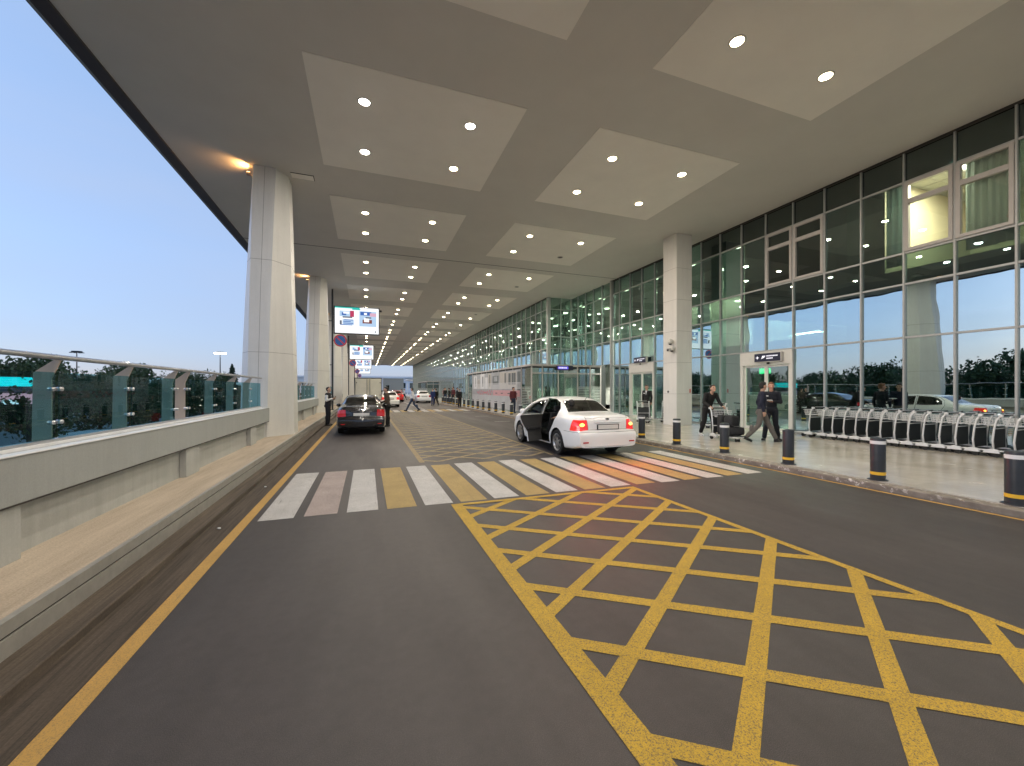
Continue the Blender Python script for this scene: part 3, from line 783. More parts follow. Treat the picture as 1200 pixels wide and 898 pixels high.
MB().box(-0.12, 0.0, -0.05, 0.05, 3.42, 8.95).build('corner_post', 'alu', wing)
for x in (WX + 1.05,): MB().box(x - .027, x + .027, -0.06, 0.06, 3.42, 8.95).build('mullion', 'alu', wing)
for z in (4.96, 5.9, 8.03): MB().box(WX + .16, -.12, -0.045, 0.045, z - .028, z + .028).build('transom', 'alu', wing)
for r in range(1, 5):
    for a, b in ((WX + .16, WX + 1.03), (WX + 1.07, -.12)): MB().box(a, b, -.008, .008, max(ROWZ[r], 3.44) + .02, ROWZ[r + 1] - .02).build('glass_pane', 'glass_u' if r >= 2 else 'glass_f', wing)
yy = [0.2 + PITCH * k for k in range(1, 88)]
mr = MB()
for i, y in enumerate(yy):
    z0 = 3.42 if y < 13.1 else SW
    (MB() if i < 80 else mr).box(WX - 0.075, WX + 0.06, y - .027, y + .027, z0, 8.95).build('mullion', 'alu', wing) if i < 80 else mr.box(WX - 0.075, WX + 0.06, y - .027, y + .027, z0, 8.95)
tag(mr.build('far_mullions', 'alu', wing), kind='stuff')
for z in (3.40, 4.96, 5.90, 8.03): MB().box(WX - 0.055, WX + 0.05, 0.2, 97.3, z - .028, z + .028).build('transom', 'alu', wing)
MB().box(WX - .08, WX + .05, 0.2, 97.3, 8.895, 8.955).build('head_profile', 'joint_and_shade', wing)
rest = MB(); e3 = [0.2] + yy
for i in range(len(e3) - 1):
    q = brnd.random()
    if i < 60 and q < .7: MB().box(WX + 0.10, WX + 0.13, e3[i] + .04, e3[i + 1] - .04, 5.95, 8.86 if q < .2 or q > .5 else 7.99).build('window_blind' if q < .42 else 'backing_board', 'blind' if q < .42 else 'dark_wall', wing)
    for r in range(5):
        if r == 0 and e3[i] < 13: continue
        if i < 20: MB().box(WX - 0.008, WX + 0.008, e3[i] + .02, e3[i + 1] - .02, ROWZ[r] + .02, ROWZ[r + 1] - .02).build('glass_pane', 'glass_u' if r >= 2 else 'glass_f', wing)
        else: rest.box(WX - 0.008, WX + 0.008, e3[i] + .02, e3[i + 1] - .02, ROWZ[r] + .02, ROWZ[r + 1] - .02)
tag(rest.build('far_glass_panes', 'glass_f', wing), kind='stuff')
w = MB(); w.face([(9, 0.4, .13), (9, 98, .13), (9, 98, 8.7), (9, 0.4, 8.7)]); w.face([(WX + .2, 98, .13), (9, 98, .13), (9, 98, 8.7), (WX + .2, 98, 8.7)]); w.build('interior_wall', 'hall_wall', wing)
MB().face([(WX + .2, .4, .128), (9, .4, .128), (9, 98, .128), (WX + .2, 98, .128)]).build('interior_floor', 'hall_floor', wing)
MB().face([(WX + .2, 31.7, 8.705), (9, 31.7, 8.705), (9, 98, 8.705), (WX + .2, 98, 8.705)]).build('interior_ceiling', 'hall_ceiling', wing)
# ------------------------------------------------------------------ vestibules
def vestibule(x0, x1, y0, y1, zt, lab, poster):
    t = thing('entrance_vestibule', lab, 'vestibule', (x0, y0, SW), 0)
    W, L, H = x1 - x0, y1 - y0, zt - SW
    MB().box(-0.08, W, -0.08, L, H - 0.13, H).build('roof_edge', 'frame', t, bevel=0.01)
    MB().box(0.0, W, 0.0, L, H - 0.25, H - 0.131).build('roof', 'dark_wall', t)
    xs = [0.0, 0.75, 1.9, 3.35, W - 0.9] if W > 4 else [0, W / 2]
    for x in xs + [W - .07]: MB().box(x, x + 0.07, -0.04, 0.05, 0, H - .131).build('post', 'frame', t)
    MB().box(0.07, W, -0.035, 0.04, H - 0.62, H - 0.55).build('door_head', 'frame', t)
    al = xs + [W]
    for a, b in zip(al[:-1], al[1:]):
        MB().box(a + .07, b, -0.006, 0.006, 0.02, H - .62).build('glass_pane', 'glass_band' if (poster and a > 3) or not poster else 'glass_d', t)
        MB().box(a + .07, b, -0.006, 0.006, H - .55, H - .25).build('glass_pane', 'glass_f', t)
    y = 1.7
    while y < L:
        MB().box(-0.04, 0.04, y - .03, y + .03, 0, H - .131).build('post', 'frame', t); y += 1.7
    y = 0.0
    while y < L - 0.5:
        b = min(y + 1.7, L); MB().box(-0.006, 0.006, y + .05, b - .03, 0.02, H - .25).build('glass_pane', 'glass_band', t); y += 1.7
    return t
v1 = vestibule(10.0, 15.22, 24.0, 41.4, 3.42, 'low glazed entrance vestibule with printed side glass, projecting in front of the terminal', True)
v2 = vestibule(10.8, 13.2, 78.0, 92.0, 3.3, 'far dark glazed vestibule at the end of the forecourt', False)
# printed film on the side glass of the near vestibule
M['print_pale'] = pmat('printed_film_pale', (0.36, 0.37, 0.38), 0.4, var=0.25, vscale=1.2)
M['print_cream'] = pmat('printed_film_cream', (0.50, 0.46, 0.40), 0.4, var=0.1)
M['print_dark'] = pmat('printed_film_dark', (0.07, 0.085, 0.08), 0.35, var=0.3, vscale=2)
M['print_lilac'] = pmat('printed_film_lilac', (0.38, 0.38, 0.52), 0.4, var=0.2, vscale=2)
M['print_red'] = pmat('printed_film_red', (0.62, 0.13, 0.16), 0.4)
M['print_pink'] = pmat('printed_film_pink', (0.60, 0.33, 0.34), 0.4, var=0.1)
M['print_white'] = pmat('printed_film_white', (0.68, 0.68, 0.68), 0.4)
P = MB()
def pr(y0, y1, z0, z1, m, x=-0.045): P.face([(x, y0, z0), (x, y1, z0), (x, y1, z1), (x, y0, z1)], m)
# y is measured from the vestibule's near corner; the picture runs away from the viewer
pr(1.75, 15.2, 0.10, 3.05, 0)
for (a, b, z, m) in ((2.6, 4.6, 2.95, 1), (4.7, 6.4, 3.0, 1), (6.5, 8.6, 2.85, 0), (8.7, 9.6, 3.0, 1), (9.8, 10.6, 2.7, 5), (10.8, 12.2, 3.05, 5), (12.4, 13.2, 2.6, 1), (13.4, 14.6, 2.9, 5)):
    pr(a, b, 1.7, z, m, -0.048)
for (a, b, z0, z1) in ((2.75, 3.6, 2.0, 2.85), (3.8, 4.3, 2.0, 2.85), (4.9, 5.2, 2.1, 2.9), (6.7, 8.3, 2.05, 2.75), (9.0, 9.3, 1.9, 2.9), (11.2, 11.5, 1.9, 2.8), (12.6, 12.8, 1.9, 2.5), (13.8, 14.0, 1.9, 2.8), (1.8, 2.4, 0.2, 2.9)):
    pr(a, b, z0, z1, 2, -0.051)
pr(7.0, 8.0, 2.3, 2.7, 0, -0.054); pr(3.1, 3.15, 2.0, 2.85, 1, -0.054)
k = 0.16
while k < 2.15:
    if not 1.1 < k < 1.62: pr(1.78, 15.1, k, k + 0.035, 5, -0.057)
    k += 0.085
pr(1.9, 8.2, 1.14, 1.58, 4, -0.0575)
for a in (2.4, 4.0, 5.6, 7.0): pr(a, a + .5, 1.30, 1.38, 2, -0.060)
wv = []
for i in range(160):
    s = i / 159; yv = 8.4 + 4.9 * s; zv = 1.36 + 0.2 * math.sin(s * 47) * (0.6 + 0.4 * math.sin(s * 11))
    wv.append((yv, zv))
for (a, b), (c, d) in zip(wv[:-1], wv[1:]):
    P.face([(-0.060, a, b - .05), (-0.060, c, d - .05), (-0.060, c, d + .05), (-0.060, a, b + .05)], 3)
P.build('printed_film', ['print_pale', 'print_cream', 'print_dark', 'print_red', 'print_pink', 'print_white', 'print_lilac'], v1)
bs = thing('vestibule_sign', 'violet backlit sign on the front roof edge of the near vestibule', 'sign', (12.35, 23.86, 3.20))
MB().box(-0.62, 0.62, -0.04, 0.04, -0.15, 0.15).build('board', 'sign_navy', bs, bevel=0.03)
MB().box(-0.52, 0.25, -0.046, -0.04, -0.09, 0.09).build('lit_face', 'sign_blue', bs)
g = MB(); rnd = random.Random(9); p = -0.46
while p < 0.15: wd = rnd.uniform(.04, .08); g.box(p, p + wd, -0.05, -0.0465, -.045, .05); p += wd + .03
g.build('lettering', 'sign_text', bs)
# ------------------------------------------------------------------ square column on the forecourt
sc = thing('square_column', 'square grey clad column on the forecourt beside the near entrance', 'column', (13.80, 15.17, SW))
MB().box(-0.445, 0.445, -0.44, 0.44, 0, CZ - SW).build('shaft', 'column', sc, bevel=0.006)
s = MB()
for z in (1.45, 2.9, 4.35, 5.8, 7.25): s.box(-0.448, 0.448, -0.443, 0.443, z, z + .01)
s.build('panel_joint', 'seam', sc)
MB().lathe((0, 0, 0), [(0.05, 0), (0.05, 0.02), (0.002, 0.022)], 16).build('socket', 'charcoal', sc).matrix_local = Matrix.Translation((-0.447, 0.1, 1.55)) @ Matrix.Rotation(R(-90), 4, 'Y')
MB().box(0.30, 0.36, -0.452, -0.444, 1.5, 1.68).build('call_point', pmat('red_plastic', (0.6, 0.05, 0.04), 0.4), sc)
def camera_thing(loc, rz, dome, lab):
    t = thing('security_camera', lab, 'camera', loc, rz, 'security cameras on the square column')
    if dome:
        MB().box(-0.04, 0.06, -0.04, 0.04, 0.02, 0.10).build('bracket', 'door_frame', t, bevel=0.01)
        MB().ell((-0.14, 0, 0.04), (0.13, 0.13, 0.13), 16, 10).build('dome', 'door_frame', t, smooth=True)
        MB().ell((-0.14, 0, -0.03), (0.09, 0.09, 0.09), 14, 8).build('lens_bubble', 'black', t, smooth=True)
    else:
        MB().tube((0.06, 0, 0.02), (-0.08, 0, 0.02), 0.03).build('bracket', 'door_frame', t)
        MB().box(-0.42, -0.05, -0.07, 0.07, -0.06, 0.07).build('housing', 'door_frame', t, bevel=0.02)
        MB().box(-0.46, -0.03, -0.085, 0.085, 0.07, 0.085).build('sunshield', 'refl_white', t, bevel=0.005)
        MB().tube((-0.43, 0, 0), (-0.415, 0, 0), 0.05).build('lens', 'black', t)
camera_thing((13.33, 14.95, 3.95), 0, True, 'white dome camera on the square column, upper of the cluster')
camera_thing((13.33, 15.05, 3.58), 0.5, False, 'white box camera pointing left on the square column, lower of the cluster')
camera_thing((13.33, 14.83, 3.62), -0.25, True, 'small white dome camera below the other dome on the square column')
# ------------------------------------------------------------------ bollards
def bollard():
    t = thing('bollard', 'x', 'bollard')
    MB().lathe((0, 0, 0), [(0.112, 0.012), (0.112, 0.745), (0.108, 0.765), (0.09, 0.775), (0.002, 0.778)], 28).build('post', 'charcoal', t, smooth='auto')
    MB().lathe((0, 0, 0), [(0.150, 0), (0.150, 0.008), (0.118, 0.014)], 28).build('base_plate', 'charcoal', t, smooth='auto')
    MB().lathe((0, 0, 0), [(0.1125, 0.10), (0.1135, 0.10), (0.1135, 0.155), (0.1125, 0.155)], 28).build('yellow_band', 'refl_yellow', t, smooth='auto')
    MB().lathe((0, 0, 0), [(0.1125, 0.665), (0.1135, 0.665), (0.1135, 0.725), (0.1125, 0.725)], 28).build('white_band', 'refl_white', t, smooth='auto')
    return t
b0 = bollard()
BY = [3.0, 4.68, 6.36, 8.07, 9.81, 11.47, 12.9, 14.65, 16.35, 18.0, 19.7, 21.4, 23.05, 24.7, 26.4, 28.1, 29.8, 31.5, 33.2, 34.9, 36.6, 38.3, 40, 41.7, 43.4, 45.1, 46.8, 48.5, 50.2]
for i, y in enumerate([1.3, -0.4, -2.1] + BY):
    lab = f'dark yellow-banded bollard on the forecourt kerb, {ordn(i - 3)} from the right edge' if i >= 3 else f'dark bollard on the kerb beside the camera, out past the right edge, {ordn(i)} back'
    o = place(b0, i > 0, (8.90, y, SW), random.uniform(-3, 3), lab, 'bollards along the forecourt kerb')
    if i == 5 :
        for ch in list(o.children):
            if ch.name.startswith('white'): bpy.data.objects.remove(ch)
# ================================================================== CARS
M['car_white'] = pmat('white_car_paint', (0.86, 0.86, 0.86), 0.28, coat=0.6, var=0.012, vscale=3)
M['car_black'] = pmat('black_car_paint', (0.008, 0.008, 0.010), 0.18, coat=1.0)
M['car_red'] = pmat('red_car_paint', (0.45, 0.02, 0.02), 0.25, coat=0.8)
M['car_silver'] = pmat('silver_car_paint', (0.35, 0.36, 0.37), 0.3, metal=0.6, coat=0.6)
M['car_blue'] = pmat('blue_car_paint', (0.03, 0.06, 0.16), 0.3, coat=0.6)
M['car_glass'] = glassmat('car_glass', (0.16, 0.18, 0.17), 0.10, edge=0.5)
M['gap'] = pmat('door_gap', (0.006, 0.006, 0.006), 0.8)
M['tail_red'] = pmat('tail_lamp_red', (0.30, 0.006, 0.01), 0.12, coat=1.0, emit=(1, 0.02, 0.02), estr=0.06)
M['brake_on'] = pmat('lit_tail_lamp', (0.6, 0.02, 0.02), 0.12, coat=1.0, emit=(1.0, 0.03, 0.02), estr=0.2)
M['amber_on'] = emat('lit_amber_lamp', (1.0, 0.36, 0.05), 3.2)
M['head'] = pmat('headlamp_glass', (0.6, 0.62, 0.65), 0.08, coat=1.0)
M['tyre'] = pmat('tyre', (0.016, 0.016, 0.016), 0.8)
M['rim'] = pmat('alloy_rim', (0.55, 0.55, 0.56), 0.3, metal=0.85)
M['plate'] = pmat('number_plate_blank', (0.72, 0.72, 0.70), 0.45)
M['chrome'] = pmat('chrome', (0.7, 0.7, 0.7), 0.08, metal=1.0)
M['seat'] = pmat('seat_cloth', (0.035, 0.035, 0.038), 0.85)
M['seat_grey'] = pmat('grey_door_trim', (0.06, 0.06, 0.06), 0.7)

def interp(tab, x):
    """smooth interpolation through (x, v) pairs"""
    n = len(tab)
    if x <= tab[0][0]: return tab[0][1]
    if x >= tab[-1][0]: return tab[-1][1]
    for i in range(n - 1):
        if tab[i][0] <= x <= tab[i + 1][0]:
            x0, v0 = tab[i]; x1, v1 = tab[i + 1]
            def sl(k):
                if k == 0: return (tab[1][1] - tab[0][1]) / (tab[1][0] - tab[0][0])
                if k == n - 1: return (tab[-1][1] - tab[-2][1]) / (tab[-1][0] - tab[-2][0])
                a = (tab[k][1] - tab[k - 1][1]) / (tab[k][0] - tab[k - 1][0]); b = (tab[k + 1][1] - tab[k][1]) / (tab[k + 1][0] - tab[k][0])
                return 0 if a * b <= 0 else 2 * a * b / (a + b)
            h = x1 - x0; t = (x - x0) / h; m0, m1 = sl(i) * h, sl(i + 1) * h
            return v0 * (2 * t**3 - 3 * t * t + 1) + m0 * (t**3 - 2 * t * t + t) + v1 * (-2 * t**3 + 3 * t * t) + m1 * (t**3 - t * t)
def chaikin(p, k):
    for _ in range(k):
        q = [p[0]]
        for a, b in zip(p[:-1], p[1:]):
            q.append((a[0] * .75 + b[0] * .25, a[1] * .75 + b[1] * .25)); q.append((a[0] * .25 + b[0] * .75, a[1] * .25 + b[1] * .75))
        q.append(p[-1]); p = q
    return p
SED = dict(
    L=4.5, ax=(0.98, 3.60), wr=0.315,
    top=[(0, .99), (.06, 1.03), (.35, 1.055), (.74, 1.075), (.95, 1.17), (1.25, 1.335), (1.5, 1.405), (2.0, 1.455), (2.5, 1.445), (2.8, 1.395), (3.15, 1.225), (3.55, 1.00), (3.75, .955), (4.15, .87), (4.38, .77), (4.5, .66)],
    belt=[(0, .87), (.3, .93), (.8, .96), (2.4, .93), (3.5, .90), (4.1, .80), (4.5, .6)],
    wt=[(0, .60), (.5, .64), (.75, .63), (1.1, .57), (1.5, .555), (2.2, .575), (2.8, .58), (3.5, .66), (4.1, .62), (4.5, .48)],
    w=[(0, .715), (.05, .775), (.15, .82), (.4, .848), (.98, .862), (3.0, .86), (3.9, .845), (4.2, .80), (4.4, .70), (4.5, .60)],
    z0=[(0, .30), (.4, .22), (.9, .19), (3.7, .19), (4.3, .20), (4.5, .26)])
def car_point_rings(S, fine=1.0):
    L = S['L']; ys = [0, .02, .05, .09, .15, .22, .3]
    y = .36
    while y < L - .34: ys.append(y); y += 0.075 / fine
    ys += [L - .32, L - .24, L - .17, L - .11, L - .06, L - .03, L - .01, L]
    rings = []
    for y in ys:
        w = interp(S['w'], y); zt = interp(S['top'], y); zb = min(interp(S['belt'], y), zt - .05); wt = min(interp(S['wt'], y), w * .92); z0 = interp(S['z0'], y)
        pts = [(0, z0), (w * .80, z0), (w * .955, z0 + .015), (w * .985, z0 + .12), (w * 1.0, z0 + .26), (w * 1.0, (z0 + zb) / 2 + .08), (w * .99, zb - .10), (w * .965, zb - .03)]
        sh = w * .945
        gh = max(0.0, zt - zb)
        pts += [(sh, zb), (sh - (sh - wt) * .30, zb + gh * .38), (wt + (sh - wt) * .18, zt - gh * .20), (wt, zt - gh * .06), (wt * .80, zt - .012), (wt * .4, zt), (0, zt)]
        if gh < .22:      # bonnet and boot: rounded shoulder instead of a window line
            pts[8:] = [(sh, zb), (sh - (sh - wt) * .35, zb + gh * .55), (wt + (sh - wt) * .1, zt - gh * .2), (wt * .9, zt - gh * .05), (wt * .7, zt - .008), (wt * .4, zt), (0, zt)]
        half = chaikin(pts, 2)
        # end sculpt: bumpers stand proud, boot face leans
        full = [(-x, z) for x, z in half[::-1]][:-1] + half
        # full goes roof centre (left) ... to bottom ... we need a loop: bottom->left side->roof->right side
        ring = []
        right = half; left = [(-x, z) for x, z in half[1:-1]][::-1]
        for x, z in right + left:
            yy = y
            if y < .5:
                k = 1 - y / .5
                b = 1 / (1 + math.exp(-(0.64 - z) * 40)) * (1 if z > .28 else z / .28)
                yy -= 0.085 * b * k
                yy += 0.05 * max(0, (.72 - z)) * 0 + 0.03 * k * max(0, (z - .8) / .2)
            if y > L - .5:
                k = 1 - (L - y) / .5
                b = 1 / (1 + math.exp(-(0.56 - z) * 30)); yy += 0.06 * b * k
            ring.append((x, yy, z))
        rings.append(ring)
    return ys, rings
def car_shell(S, fine=1.0):
    ys, rings = car_point_rings(S, fine)
    def capring(ring, sgn):
        out = []
        cz = .62
        for s in (.94, .86, .74, .58, .4, .2, .06):
            out.append([(x * s, y + sgn * (-.035) * (1 - s * s) * -1 * -1, cz + (z - cz) * s) for x, y, z in ring])
        return out
    rear = capring(rings[0], 1)[::-1]; front = [[(x, y + 2 * (rings[-1][i][1] - y), z) for i, (x, y, z) in enumerate(r)] for r in capring(rings[-1], 1)]
    # keep bumper step on the caps: pull the cap y towards the local height profile
    bm = bmesh.new()
    allr = rear + rings + front
    vr = [[bm.verts.new(p) for p in r] for r in allr]
    n = len(allr[0])
    for a, b in zip(vr[:-1], vr[1:]):
        for j in range(n): bm.faces.new((a[j], a[(j + 1) % n], b[(j + 1) % n], b[j]))
    bm.faces.new(vr[0]); bm.faces.new(vr[-1][::-1])
    bmesh.ops.recalc_face_normals(bm, faces=bm.faces)
    # rear face profile from height
    for v in bm.verts:
        if v.co.y < .02 and v not in vr[len(rear)]:
            z = v.co.z; b = 1 / (1 + math.exp(-(0.64 - z) * 40)) * (1 if z > .28 else max(0, z) / .28)
            e = max(0, 1 - (abs(v.co.x) / .75) ** 2)
            v.co.y = -0.085 * b - 0.045 * e + 0.03 * max(0, (z - .8) / .2)
        if v.co.y > S['L'] - .005 and v not in vr[len(rear) + len(rings) - 1]:
            z = v.co.z; e = max(0, 1 - (abs(v.co.x) / .62) ** 2); v.co.y = S['L'] + .06 / (1 + math.exp(-(0.56 - z) * 30)) + .05 * e
    return bm
def inpoly(p, poly):
    c = False; j = len(poly) - 1
    for i in range(len(poly)):
        (x1, y1), (x2, y2) = poly[i], poly[j]
        if (y1 > p[1]) != (y2 > p[1]) and p[0] < (x2 - x1) * (p[1] - y1) / (y2 - y1) + x1: c = not c
        j = i
    return c
def grow(poly, d):
    """offset a counter-clockwise or clockwise polygon outwards by d"""
    area = sum(a[0] * b[1] - b[0] * a[1] for a, b in zip(poly, poly[1:] + poly[:1]))
    sg = 1 if area > 0 else -1
    n = len(poly); out = []
    for i in range(n):
        p0, p1, p2 = poly[i - 1], poly[i], poly[(i + 1) % n]
        e1 = Vector((p1[0] - p0[0], p1[1] - p0[1])).normalized(); e2 = Vector((p2[0] - p1[0], p2[1] - p1[1])).normalized()
        n1 = Vector((e1.y, -e1.x)) * sg; n2 = Vector((e2.y, -e2.x)) * sg
        bis = (n1 + n2); bis = bis / max(.3, bis.dot(n1)) if bis.length > 1e-4 else n1
        out.append((p1[0] + bis.x * d, p1[1] + bis.y * d))
    return out
def cut_poly(bm, poly, axes, pred):
    """bisect faces (those for which pred is true) along every edge of poly, drawn in the plane of the two axes"""
    n = len(poly)
    a0, a1 = axes
    lo = [min(p[k] for p in poly) - .02 for k in (0, 1)]; hi = [max(p[k] for p in poly) + .02 for k in (0, 1)]
    for i in range(n):
        p, q = poly[i], poly[(i + 1) % n]
        d = Vector((q[0] - p[0], q[1] - p[1]))
        if d.length < 1e-5: continue
        no = Vector((0, 0, 0)); no[a0] = -d.y; no[a1] = d.x; co = Vector((0, 0, 0)); co[a0] = p[0]; co[a1] = p[1]
        fs = []
        for f in bm.faces:
            if not pred(f): continue
            cs = [v.co for v in f.verts]
            if max(c[a0] for c in cs) < lo[0] or min(c[a0] for c in cs) > hi[0] or max(c[a1] for c in cs) < lo[1] or min(c[a1] for c in cs) > hi[1]: continue
            fs.append(f)
        geom = list({v for f in fs for v in f.verts}) + list({e for f in fs for e in f.edges}) + fs
        if fs: bmesh.ops.bisect_plane(bm, geom=geom, dist=1e-5, plane_co=co, plane_no=no.normalized())
def extract(bm, faces):
    """new bmesh from a set of faces"""
    b2 = bmesh.new(); mp = {}
    for f in faces:
        vs = []
        for v in f.verts:
            if v not in mp: mp[v] = b2.verts.new(v.co)
            vs.append(mp[v])
        try: b2.faces.new(vs)
        except ValueError: pass
    return b2
def bm_obj(name, bm, mats, parent, smooth=True, solid=0.0):
    me = bpy.data.meshes.new(name); bm.to_mesh(me); bm.free()
    for mm in (mats if isinstance(mats, (list, tuple)) else [mats]): me.materials.append(M[mm] if isinstance(mm, str) else mm)
    if smooth:
        me.polygons.foreach_set('use_smooth', [True] * len(me.polygons))
        me.set_sharp_from_angle(angle=R(40))
    o = bpy.data.objects.new(name, me); COL.objects.link(o); o.parent = parent
    if solid:
        s = o.modifiers.new('solid', 'SOLIDIFY'); s.thickness = solid; s.offset = -1
    return o
def wheel(parent, x, y, r, side, rimmat='rim'):
    t = MB()
    t.loft([[(side * a, math.cos(2 * math.pi * j / 36) * rr, math.sin(2 * math.pi * j / 36) * rr) for j in range(36)]
            for a, rr in ((-.10, r * .66), (-.10, r * .93), (-.085, r), (.075, r), (.095, r * .95), (.098, r * .80), (.092, r * .70), (.07, r * .66))], cap=False)
    tw = t.build('tyre', 'tyre', parent, smooth='auto', loc=(x, y, r))
    rm = MB()
    rm.loft([[(side * a, math.cos(2 * math.pi * j / 36) * rr, math.sin(2 * math.pi * j / 36) * rr) for j in range(36)]
             for a, rr in ((-.08, r * .62), (.06, r * .60), (.088, r * .70), (.094, r * .70), (.094, r * .665), (.07, r * .62))], cap=False)
    rm.loft([[(side * a, math.cos(2 * math.pi * j / 24) * rr, math.sin(2 * math.pi * j / 24) * rr) for j in range(24)] for a, rr in ((-.02, r * .6), (-.02, .01))], m=1, cap=False)
    for k in range(7):
        an = 2 * math.pi * k / 7
        c, s = math.cos(an), math.sin(an)
        def q(u, v, xx): return (side * xx, c * u - s * v, s * u + c * v)
        rm.loft([[q(.03, -.028, .045), q(.03, .028, .045), q(.03, .028, .075), q(.03, -.028, .075)], [q(r * .65, -.018, .055), q(r * .65, .018, .055), q(r * .65, .018, .086), q(r * .65, -.018, .086)]])
    rm.lathe((0, 0, 0), [(0.001, 0)], 3) if False else None
    rm.loft([[(side * a, math.cos(2 * math.pi * j / 16) * rr, math.sin(2 * math.pi * j / 16) * rr) for j in range(16)] for a, rr in ((.04, .055), (.08, .05), (.086, .02))])
    rm.build('rim', [rimmat, 'gap'], tw, smooth='auto')
    return tw
def sedan(name, label, paint, loc, rz=0, S=SED, scale=1.08, lights='off', open_door=False, cat='car', group=None, detail=True, plate=True, blackglass=False):
    T = thing(name, label, cat, loc, rz, group); T.scale = (scale,) * 3
    L = S['L']; bm = car_shell(S, 1.0 if detail else .45)
    wr = S['wr']
    side = lambda f: abs(f.calc_center_median().x) > .30
    # wheel arches
    for ay in S['ax']:
        R0 = wr + .055
        poly = [(ay + R0 * math.cos(2 * math.pi * k / 20), wr + R0 * math.sin(2 * math.pi * k / 20)) for k in range(20)]
        cut_poly(bm, poly, (1, 2), lambda f: abs(f.calc_center_median().x) > .45)
        dead = [f for f in bm.faces if abs(f.calc_center_median().x) > .45 and inpoly((f.calc_center_median().y, f.calc_center_median().z), poly)]
        bmesh.ops.delete(bm, geom=dead, context='FACES')
    fw = [(2.06, .975), (3.20, .955), (3.02, 1.08), (2.72, 1.30), (2.45, 1.365), (2.06, 1.375)]
    rw = [(1.15, 1.01), (1.97, .978), (1.97, 1.375), (1.62, 1.355), (1.36, 1.285), (1.20, 1.16)]
    fd = [(1.995, .255), (3.05, .255), (3.16, .45), (3.20, .90), (3.30, .965), (3.05, 1.12), (2.75, 1.34), (2.45, 1.41), (2.02, 1.415), (2.005, .9)]
    rd = [(1.42, .255), (1.98, .255), (1.995, .9), (2.01, 1.415), (1.60, 1.395), (1.30, 1.315), (1.12, 1.16), (1.06, .97), (1.20, .75), (1.40, .52)]
    if detail:
        for p in (fw, rw, fd, rd): cut_poly(bm, p, (1, 2), side)
        for p in (fd, rd): cut_poly(bm, grow(p, -.009), (1, 2), side)
    else:
        for p in (fw, rw): cut_poly(bm, p, (1, 2), side)
    up = lambda f: f.normal.z > .15 and f.calc_center_median().z > .9
    bm.normal_update()
    rg = [(-.60, .80), (.60, .80), (.50, 1.34), (-.50, 1.34)]; wg = [(-.64, 3.50), (.64, 3.50), (.52, 2.86), (-.52, 2.86)]
    for p in (rg, wg): cut_poly(bm, p, (0, 1), up)
    tl = [(.53, .70), (.95, .66), (.95, .925), (.55, .935)]
    rearf = lambda f: f.calc_center_median().y < .4
    for s in (1, -1): cut_poly(bm, [(s * a, b) for a, b in tl], (0, 2), rearf)
    # a plane that trims the lamp where it wraps round the side
    def cut_plane(co, no, pred):
        fs = [f for f in bm.faces if pred(f)]
        geom = list({v for f in fs for v in f.verts}) + list({e for f in fs for e in f.edges}) + fs
        bmesh.ops.bisect_plane(bm, geom=geom, dist=1e-5, plane_co=co, plane_no=no)
    cut_plane((0, .27, .8), (0, 1, 0.25), lambda f: f.calc_center_median().y < .6 and abs(f.calc_center_median().x) > .5)
    for zz in (.785,): cut_plane((0, 0, zz), (0, 0, 1), lambda f: f.calc_center_median().y < .3 and abs(f.calc_center_median().x) > .5)
    if detail:      # seam between bumper and wings
        for zz in (.642, .650): cut_plane((0, 0, zz), (0, 0, 1), lambda f: f.calc_center_median().y < .7)
    if detail:      # boot lid shut line
        lid = [(-.53, .70), (.53, .70), (.55, .90), (.60, 1.06), (-.60, 1.06), (-.55, .90)]
        for p in (lid, grow(lid, -.009)): cut_poly(bm, p, (0, 2), rearf)
    for s in (1, -1): cut_poly(bm, [(s * a, b) for a, b in [(.36, .60), (.9, .62), (.9, .78), (.40, .74)]], (0, 2), lambda f: f.calc_center_median().y > L - .5)
    bm.normal_update()
    groups = {}
    for f in bm.faces:
        c = f.calc_center_median(); key = 'body'
        yz = (c.y, c.z); s = 'r' if c.x > 0 else 'l'
        if abs(c.x) > .30 and c.z > .93 and abs(f.normal.x) > .35 and inpoly(yz, fw): key = 'fwin_' + s
        elif abs(c.x) > .30 and c.z > .93 and abs(f.normal.x) > .35 and inpoly(yz, rw): key = 'rwin_' + s
        elif detail and abs(c.x) > .45 and (inpoly(yz, fd) and not (abs(f.normal.x) < .3 and c.z > 1.3)): key = ('fdoor_' if inpoly(yz, grow(fd, -.009)) else 'gap_') + s
        elif detail and abs(c.x) > .45 and (inpoly(yz, rd) and not (abs(f.normal.x) < .3 and c.z > 1.3)): key = ('rdoor_' if inpoly(yz, grow(rd, -.009)) else 'gap_') + s
        elif f.normal.z > .15 and c.z > .97 and inpoly((c.x, c.y), rg): key = 'rglass'
        elif f.normal.z > .15 and c.z > .95 and inpoly((c.x, c.y), wg): key = 'wglass'
        elif c.y < .31 and c.y + .25 * (c.z - .8) < .275 and inpoly((abs(c.x), c.z), tl) and c.y < .3: key = 'tail_' + s
        elif c.y > L - .42 and inpoly((abs(c.x), c.z), [(.36, .60), (.9, .62), (.9, .78), (.40, .74)]): key = 'head_' + s
        elif detail and c.y < .12 and inpoly((c.x, c.z), lid) and not inpoly((c.x, c.z), grow(lid, -.009)) and f.normal.y < -.3: key = 'gap_b'
        if key == 'body' and detail and c.y < .62 and .642 < c.z < .650: key = 'gap_c'
        groups.setdefault(key, []).append(f)
    B = bm_obj('body', extract(bm, groups.pop('body')), [paint, 'gap'], T)
    glass = 'black_glass' if blackglass else 'car_glass'
    door_obj = {}
